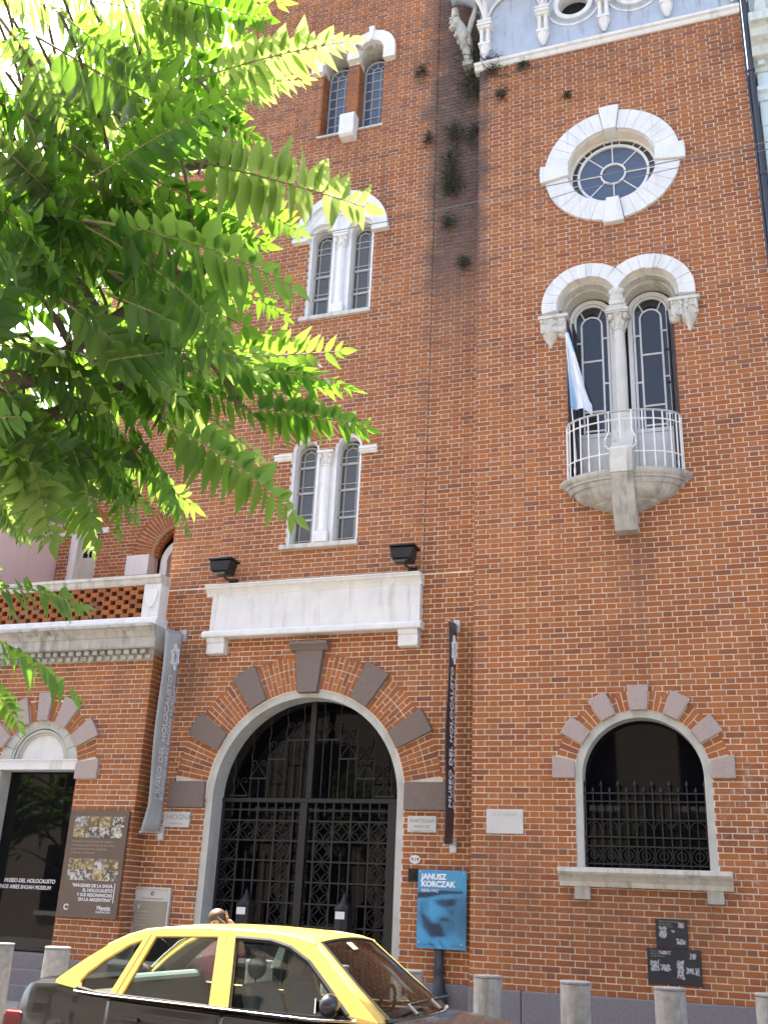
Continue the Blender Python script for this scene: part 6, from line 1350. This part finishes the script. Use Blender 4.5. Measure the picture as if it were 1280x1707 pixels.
FRONDS = [(-1.204,-11.687,3.255,-0.725,-11.648,3.033),
(-1.193,-11.675,3.513,-0.79,-11.652,3.539),
(-1.32,-11.732,3.536,-1.202,-11.773,3.74),
(-1.304,-11.873,3.063,-0.933,-11.899,3.18),
(-1.266,-11.913,2.919,-0.796,-11.829,2.717),
(-1.259,-11.519,3.352,-1.017,-11.376,3.222),
(-1.266,-11.425,2.843,-0.907,-11.308,2.88),
(-1.206,-11.483,2.76,-0.859,-11.349,2.744),
(-1.116,-11.42,2.689,-0.793,-11.383,2.61),
(-1.247,-11.549,2.609,-0.909,-11.492,2.357),
(-1.395,-11.511,2.662,-1.212,-11.439,2.375),
(-1.462,-11.614,2.573,-1.417,-11.498,2.333),
(-1.654,-11.501,2.683,-1.665,-11.387,2.399),
(-1.576,-11.713,2.16,-1.274,-11.697,2.114),
(-1.655,-11.605,2.105,-1.361,-11.548,1.954),
(-1.733,-11.502,2.063,-1.62,-11.4,1.918),
(-1.282,-11.787,2.876,-1.002,-11.732,2.715),
(-1.247,-11.728,2.764,-1.092,-11.622,2.646),
(-1.237,-11.407,3.102,-1.069,-11.306,3.006),
(-1.3,-11.413,2.784,-1.04,-11.322,2.796),
(-1.402,-12.127,3.315,-1.287,-11.998,3.104),
(-1.337,-12.03,3.413,-1.17,-11.915,3.283),
(-1.394,-11.85,3.206,-1.174,-11.776,2.943),
(-1.436,-11.837,3.687,-1.111,-11.769,3.535),
(-1.362,-11.823,3.718,-0.982,-11.741,3.582),
(-1.513,-11.909,3.517,-1.064,-11.836,3.187),
(-1.346,-11.707,3.731,-1.012,-11.607,3.783),
(-1.457,-11.824,3.085,-1.117,-11.787,3.021),
(-1.557,-11.721,3.024,-1.194,-11.656,2.913),
(-1.592,-11.699,2.94,-1.262,-11.609,2.74),
(-1.7,-11.415,2.987,-1.342,-11.291,3.003),
(-1.551,-11.731,2.779,-1.287,-11.648,2.536),
(-1.605,-11.425,2.82,-1.358,-11.302,2.743),
(-1.583,-11.381,2.732,-1.429,-11.328,2.466),
(-1.533,-11.776,2.626,-1.41,-11.65,2.43),
(-1.214,-11.576,3.531,-0.969,-11.514,3.598),
(-1.361,-11.788,3.36,-1.064,-11.645,3.278),
(-1.586,-11.718,3.543,-1.303,-11.54,3.364),
(-1.412,-11.605,3.148,-1.097,-11.483,3.134),
(-1.539,-11.5,3.059,-1.182,-11.363,3.045),
(-1.555,-11.525,2.83,-1.258,-11.392,2.772),
(-1.442,-11.474,2.806,-1.089,-11.405,2.676),
(-1.387,-11.443,2.78,-1.084,-11.364,2.581),
(-1.728,-11.383,2.608,-1.651,-11.295,2.464),
(-1.56,-11.433,2.602,-1.398,-11.324,2.482),
(-1.466,-11.95,3.106,-1.304,-11.81,2.912),
(-1.593,-11.86,3.052,-1.386,-11.696,2.839),
(-1.526,-11.962,3.357,-1.318,-11.802,3.157),
(-1.653,-11.562,2.555,-1.641,-11.484,2.378),
(-1.473,-11.628,2.599,-1.332,-11.492,2.396),
(-1.593,-11.755,2.523,-1.48,-11.648,2.364),
(-1.512,-11.44,2.661,-1.476,-11.327,2.421),
(-1.414,-11.394,2.637,-1.329,-11.288,2.457),
(-1.583,-11.605,2.722,-1.284,-11.514,2.49),
(-1.591,-11.745,2.777,-1.407,-11.605,2.602),
(-1.703,-11.67,2.771,-1.496,-11.593,2.493),
(-1.384,-11.559,2.786,-1.264,-11.426,2.573),
(-1.672,-11.643,2.459,-1.59,-11.56,2.332),
(-1.678,-11.533,2.739,-1.452,-11.458,2.482),
(-1.665,-11.446,2.817,-1.462,-11.387,2.578),
(-1.431,-11.638,3.764,-1.147,-11.482,3.639),
(-1.538,-11.556,3.745,-1.226,-11.401,3.648),
(-1.342,-11.658,3.89,-1.108,-11.507,3.733),
(-1.396,-11.569,3.628,-1.143,-11.427,3.509),
(-1.544,-11.543,3.986,-1.257,-11.382,3.852),
(-1.434,-11.551,3.55,-1.167,-11.394,3.409),
(-1.651,-11.923,3.705,-1.388,-11.866,3.523),
(-1.718,-11.9,3.589,-1.495,-11.787,3.514),
(-1.668,-11.783,3.628,-1.453,-11.665,3.534),
(-1.683,-11.783,3.89,-1.425,-11.717,3.683),
(-1.743,-11.861,3.474,-1.492,-11.806,3.286),
(-1.602,-11.698,3.756,-1.387,-11.61,3.735),
(-1.503,-12.002,3.476,-1.463,-11.924,3.32),
(-1.772,-11.899,3.815,-1.632,-11.801,3.703),
(-1.531,-11.899,3.753,-1.425,-11.821,3.659),
(-1.559,-11.664,3.712,-1.239,-11.609,3.588),
(-2.078,-11.178,3.058,-1.899,-11.187,2.582),
(-2.145,-11.276,2.75,-1.626,-11.296,2.708),
(-1.988,-11.64,3.419,-1.632,-11.594,3.281),
(-1.702,-11.511,3.606,-1.316,-11.556,3.369),
(-1.364,-11.775,3.211,-1.557,-11.553,3.01),
(-1.678,-11.724,2.775,-1.316,-11.509,2.744),
(-1.738,-11.992,3.173,-1.378,-11.976,2.768),
(-1.612,-11.715,3.159,-1.289,-11.545,2.944),
(-2.308,-11.479,3.278,-2.541,-11.387,3.091),
(-1.755,-11.414,3.888,-1.616,-11.246,3.634),
(-2.058,-12.111,3.292,-1.942,-11.813,3.14),
(-1.403,-11.593,3.198,-1.115,-11.373,3.198),
(-2.649,-11.372,3.026,-2.149,-11.323,2.773),
(-2.487,-11.248,3.269,-2.293,-11.001,3.304),
(-1.735,-11.76,3.183,-1.526,-11.581,3.1),
(-2.518,-11.367,3.227,-2.217,-11.242,3.024),
(-1.932,-11.924,2.462,-1.817,-11.907,2.743),
(-1.974,-11.975,2.935,-1.546,-11.87,2.738),
(-2.341,-11.082,2.781,-2.271,-10.855,2.511),
(-1.865,-11.724,3.266,-1.545,-11.655,3.164),
(-1.59,-11.938,2.988,-1.16,-11.837,2.883),
(-1.828,-11.189,2.972,-1.912,-10.979,2.644),
(-1.899,-11.706,2.789,-1.554,-11.803,3.002),
(-2.167,-11.892,2.9,-1.821,-11.745,2.735),
(-1.856,-11.143,3.177,-1.54,-10.956,3.345),
(-2.457,-11.178,2.968,-2.48,-10.86,2.702),
(-2.732,-11.2,3.001,-2.485,-11.141,3.295),
(-2.369,-11.503,2.874,-2.021,-11.369,2.691),
(-1.955,-11.298,2.932,-1.66,-11.208,2.833),
(-1.912,-11.479,3.569,-1.445,-11.489,3.369),
(-1.575,-12.008,3.053,-1.281,-11.969,2.77),
(-2.272,-11.821,3.062,-2.059,-11.627,2.827),
(-1.758,-11.904,2.463,-1.301,-11.949,2.43),
(-1.288,-11.877,2.931,-0.931,-11.853,2.618),
(-1.95,-11.548,3.354,-2.067,-11.349,3.089),
(-1.517,-11.847,3.006,-1.165,-11.718,3.019),
(-1.67,-11.876,2.475,-1.391,-11.842,2.124),
(-1.753,-11.476,2.676,-1.487,-11.424,2.378),
(-2.077,-11.552,2.585,-2.095,-11.555,2.21),
(-2.156,-11.445,2.627,-1.824,-11.366,2.634),
(-2.268,-11.688,2.954,-1.711,-11.714,2.838),
(-2.244,-11.311,3.695,-2.166,-11.255,3.244),
(-2.589,-11.436,3.868,-2.283,-11.283,3.88),
(-1.558,-11.755,2.67,-1.406,-11.669,2.279),
(-1.731,-11.771,3.145,-1.476,-11.662,3.344),
(-1.621,-11.891,3.386,-1.384,-11.645,3.449),
(-1.241,-11.827,2.78,-0.973,-11.603,2.666),
(-2.132,-11.194,3.434,-1.781,-11.185,3.521),
(-1.434,-11.721,3.287,-1.129,-11.487,3.165),
(-2.23,-11.461,3.557,-1.725,-11.427,3.41),
(-1.967,-11.554,3.077,-1.689,-11.33,3.1),
(-2.663,-11.598,3.633,-2.428,-11.372,3.429),
(-2.926,-11.278,3.154,-3.025,-11.079,2.941),
(-2.664,-11.255,3.242,-2.192,-11.217,3.047),
(-1.856,-11.762,2.526,-1.588,-11.664,2.61),
(-2.234,-11.95,3.405,-1.793,-11.996,3.289),
(-2.198,-11.127,3.102,-2.023,-10.951,2.89),
(-1.885,-11.505,2.624,-1.778,-11.317,2.44),
(-2.303,-11.627,2.984,-2.067,-11.542,2.623),
(-2.072,-11.452,3.576,-1.622,-11.475,3.507),
(-2.415,-11.532,3.419,-2.041,-11.486,3.056),
(-1.462,-11.943,3.231,-1.328,-11.884,2.812),
(-1.453,-11.59,3.044,-1.023,-11.588,2.798),
(-2.506,-11.361,2.741,-2.073,-11.38,2.625),
(-2.163,-11.748,2.898,-1.782,-11.645,2.729),
(-2.31,-11.508,3.767,-2.208,-11.251,3.546),
(-2.055,-11.435,2.779,-1.654,-11.424,2.909),
(-2.004,-12.075,3.326,-1.84,-11.912,3.49),
(-1.56,-11.883,2.585,-1.333,-11.983,2.872),
(-1.654,-11.977,3.241,-1.386,-11.886,3.033),
(-1.778,-11.745,2.563,-1.437,-11.705,2.435),
(-1.76,-12.01,2.82,-1.483,-11.862,2.478),
(-1.681,-11.728,2.494,-1.361,-11.531,2.518),
(-1.789,-12.121,3.039,-1.346,-12.167,2.95),
(-1.961,-11.529,2.582,-1.706,-11.357,2.611),
(-1.511,-11.817,3.266,-1.46,-11.512,3.053),
(-2.16,-11.162,3.541,-1.826,-11.017,3.308),
(-2.896,-11.343,3.374,-2.515,-11.246,3.223),
(-2.697,-11.606,3.885,-2.487,-11.752,4.035),
(-1.927,-12.066,2.901,-1.616,-11.966,2.75),
(-1.679,-12.12,3.176,-1.413,-11.989,2.906),
(-1.726,-11.848,3.393,-1.459,-11.73,3.326),
(-1.775,-11.073,3.276,-1.45,-10.936,3.148),
(-1.962,-11.49,3.348,-1.734,-11.195,3.282),
(-2.425,-11.404,3.398,-2.008,-11.399,3.175),
(-1.568,-11.511,2.717,-1.253,-11.535,2.466),
(-2.09,-11.86,3.478,-1.86,-11.738,3.569),
(-2.143,-11.978,3.243,-1.679,-11.979,3.09),
(-2.221,-11.475,3.504,-2.072,-11.475,3.89),
(-2.118,-11.31,3.412,-1.853,-11.084,3.596),
(-1.565,-11.606,2.798,-1.229,-11.633,2.553),
(-2.416,-11.645,3.49,-1.958,-11.709,3.44),
(-1.348,-11.846,2.774,-1.191,-11.578,2.646),
(-1.855,-11.769,3.141,-1.636,-11.632,3.042),
(-1.358,-11.717,2.679,-0.964,-11.636,2.697),
(-2.123,-11.498,2.681,-1.779,-11.392,2.59),
(-1.744,-11.274,2.715,-1.755,-11.052,2.491),
(-2.389,-11.429,3.993,-2.134,-11.313,3.966),
(-1.903,-11.513,2.687,-1.654,-11.368,2.568),
(-1.873,-11.724,2.723,-1.603,-11.663,2.435),
(-1.541,-11.843,2.979,-1.259,-11.829,2.715),
(-2.76,-11.31,3.119,-2.557,-11.182,3.289),
(-2.464,-11.265,3.15,-2.01,-11.397,3.194),
(-1.678,-11.779,2.842,-1.323,-11.816,2.951),
(-2.27,-11.878,3.211,-2.154,-11.765,3.571),
(-1.81,-11.117,2.809,-1.502,-10.945,2.643),
(-1.704,-11.439,3.35,-1.293,-11.486,3.235),
(-2.415,-11.704,3.315,-2.106,-11.597,3.531),
(-1.961,-11.65,2.577,-1.641,-11.444,2.504),
(-1.711,-11.258,2.966,-1.41,-11.159,2.946),
(-1.844,-11.148,3.788,-1.551,-11.144,3.831),
(-2.661,-11.308,3.199,-2.287,-11.128,3.167),
(-2.183,-11.62,3.679,-2.014,-11.524,4.008),
(-1.988,-11.902,3.139,-1.728,-11.681,3.258),
(-2.542,-11.423,3.142,-2.317,-11.175,3.083),
(-1.536,-11.419,2.867,-1.275,-11.264,2.691),
(-1.386,-11.68,3.179,-1.113,-11.886,3.266),
(-2.429,-11.594,3.115,-2.078,-11.699,3.226),
(-2.016,-11.317,3.101,-1.774,-11.073,3.072),
(-1.701,-11.189,3.6,-1.414,-10.927,3.684),
(-2.551,-11.314,3.116,-2.133,-11.331,3.033),
(-2.426,-11.76,3.558,-2.245,-11.574,3.522),
(-1.967,-11.095,2.983,-1.571,-10.93,3.022),
(-2.218,-11.91,3.308,-2.113,-11.955,3.664),
(-1.599,-11.714,3.479,-1.332,-11.64,3.588)]

tb = wloc(TR_)
trunk = [(-2.75, -11.95, PV - 0.05), (-2.72, -11.93, 0.7), (-2.70, -11.92, 1.4), (-2.62, -11.86, 2.1), (-2.52, -11.82, 2.7), (-2.45, -11.80, 3.3), (-2.42, -11.78, 4.0), (-2.36, -11.75, 4.6)]
MB().tube(trunk, [0.15, 0.12, 0.105, 0.095, 0.08, 0.065, 0.05, 0.03], 12).build('trunk', M_bark, TR_, smooth=60)
limbs = [[(-2.62, -11.86, 2.1), (-2.3, -11.70, 2.42), (-1.95, -11.56, 2.58), (-1.746, -11.507, 2.63), (-1.61, -11.49, 2.70), (-1.42, -11.48, 2.76), (-1.22, -11.47, 2.80)],
         [(-2.52, -11.82, 2.7), (-2.2, -11.72, 2.78), (-1.85, -11.6, 2.74), (-1.66, -11.53, 2.79), (-1.55, -11.50, 2.90), (-1.42, -11.50, 2.98), (-1.25, -11.49, 3.08)],
         [(-2.47, -11.80, 3.0), (-2.1, -11.68, 3.2), (-1.75, -11.6, 3.35), (-1.45, -11.5, 3.42), (-1.2, -11.45, 3.44)],
         [(-2.44, -11.79, 3.4), (-2.05, -11.6, 3.65), (-1.7, -11.45, 3.8), (-1.4, -11.35, 3.85)],
         [(-2.45, -11.80, 3.3), (-2.35, -11.3, 3.6), (-2.2, -10.9, 3.9), (-2.1, -10.6, 4.1)],
         [(-2.62, -11.86, 2.1), (-2.3, -11.4, 2.5), (-2.05, -11.1, 2.8), (-1.95, -10.8, 3.0)],
         [(-2.68, -11.9, 1.6), (-2.4, -11.75, 1.85), (-2.1, -11.65, 2.02), (-1.9, -11.6, 2.1)],
         [(-2.42, -11.78, 4.0), (-2.7, -11.9, 4.4), (-3.0, -12.0, 4.7)], [(-2.5, -11.82, 2.9), (-2.9, -12.1, 3.3), (-3.2, -12.3, 3.5)]]
pts_l = []; tw_ = [MB() for _ in limbs]
for li, lm in enumerate(limbs):
    n = len(lm); tw_[li].tube(lm, [0.036 - 0.024*i/(n-1) for i in range(n)], 8)
    for a, b in zip(lm[:-1], lm[1:]):
        for k in range(4): pts_l.append((Vector(a).lerp(Vector(b), k/4), li))
    pts_l.append((Vector(lm[-1]), li))
proto = {}
def add_leaf(i, A, B, roll=0.0, tilt=0.65):
    A, B = Vector(A), Vector(B); d = B - A; L = d.length
    xa = d.normalized(); aw = Vector((-0.33, 0.85, 0.42)); hint = Vector((0, 0, 1))*0.75 + aw*tilt; za = hint - xa*xa.dot(hint)
    if za.length < 0.2: za = Vector((0.3, -0.5, 0.3)) - xa*xa.dot(Vector((0.3, -0.5, 0.3)))
    za.normalize(); ya = za.cross(xa); mt = Matrix((xa, ya, za)).transposed().to_4x4() @ Matrix.Rotation(roll, 4, 'X') @ Matrix.Diagonal((L, L, L, 1))
    mi_ = i % len(LM)
    if mi_ not in proto: o = bpy.data.objects.new('leaf', LM[mi_]); proto[mi_] = o
    else: o = proto[mi_].copy()
    COL.objects.link(o); o.parent = TR_; mt.translation = A - tb; o.matrix_local = mt
rg = random.Random(3)
for i, f_ in enumerate(FRONDS):
    A, B = Vector(f_[:3]), Vector(f_[3:])
    p, li = min(pts_l, key=lambda q: (q[0]-A).length)
    m_ = p.lerp(A, 0.55) + Vector((0, 0, 0.03))
    tw_[li].tube([p, p.lerp(m_, 0.5) + Vector((0, 0, 0.02)), m_, m_.lerp(A, 0.5) + Vector((0, 0, 0.012)), A], [0.0065, 0.0055, 0.005, 0.0045, 0.004], 5)
    add_leaf(i, A, B, rg.uniform(-0.55, 0.55))
for i in range(22):                                          # the rest of the crown, outside the picture on the trunk's far side
    p, li = rg.choice([q for q in pts_l if q[1] == 8]); a = rg.uniform(0, 2*math.pi)
    B = p + Vector((math.cos(a)*0.6, math.sin(a)*0.6, rg.uniform(-0.25, 0.25)))
    if li in (2, 3) and B.x > -1.9: continue
    add_leaf(i, p, B, rg.uniform(-0.4, 0.4))
for mb in tw_: mb.build('branch', M_bark, TR_, smooth=60)

for x, y, rz, lab in ((-10.6, -12.0, 0.9, 'second street tree further along the near pavement, reflected in the gate glass'), (-18.5, -12.1, 2.3, 'third street tree further along the near pavement, reflected in the glass door')):
    c = copy_tree(TR_); c.location = (x, y, PV); c.rotation_euler = (0, 0, rz); c.scale = (1.25, 1.25, 1.25); c['label'] = lab; c['group'] = 'street trees on the near pavement'
TR_['group'] = 'street trees on the near pavement'
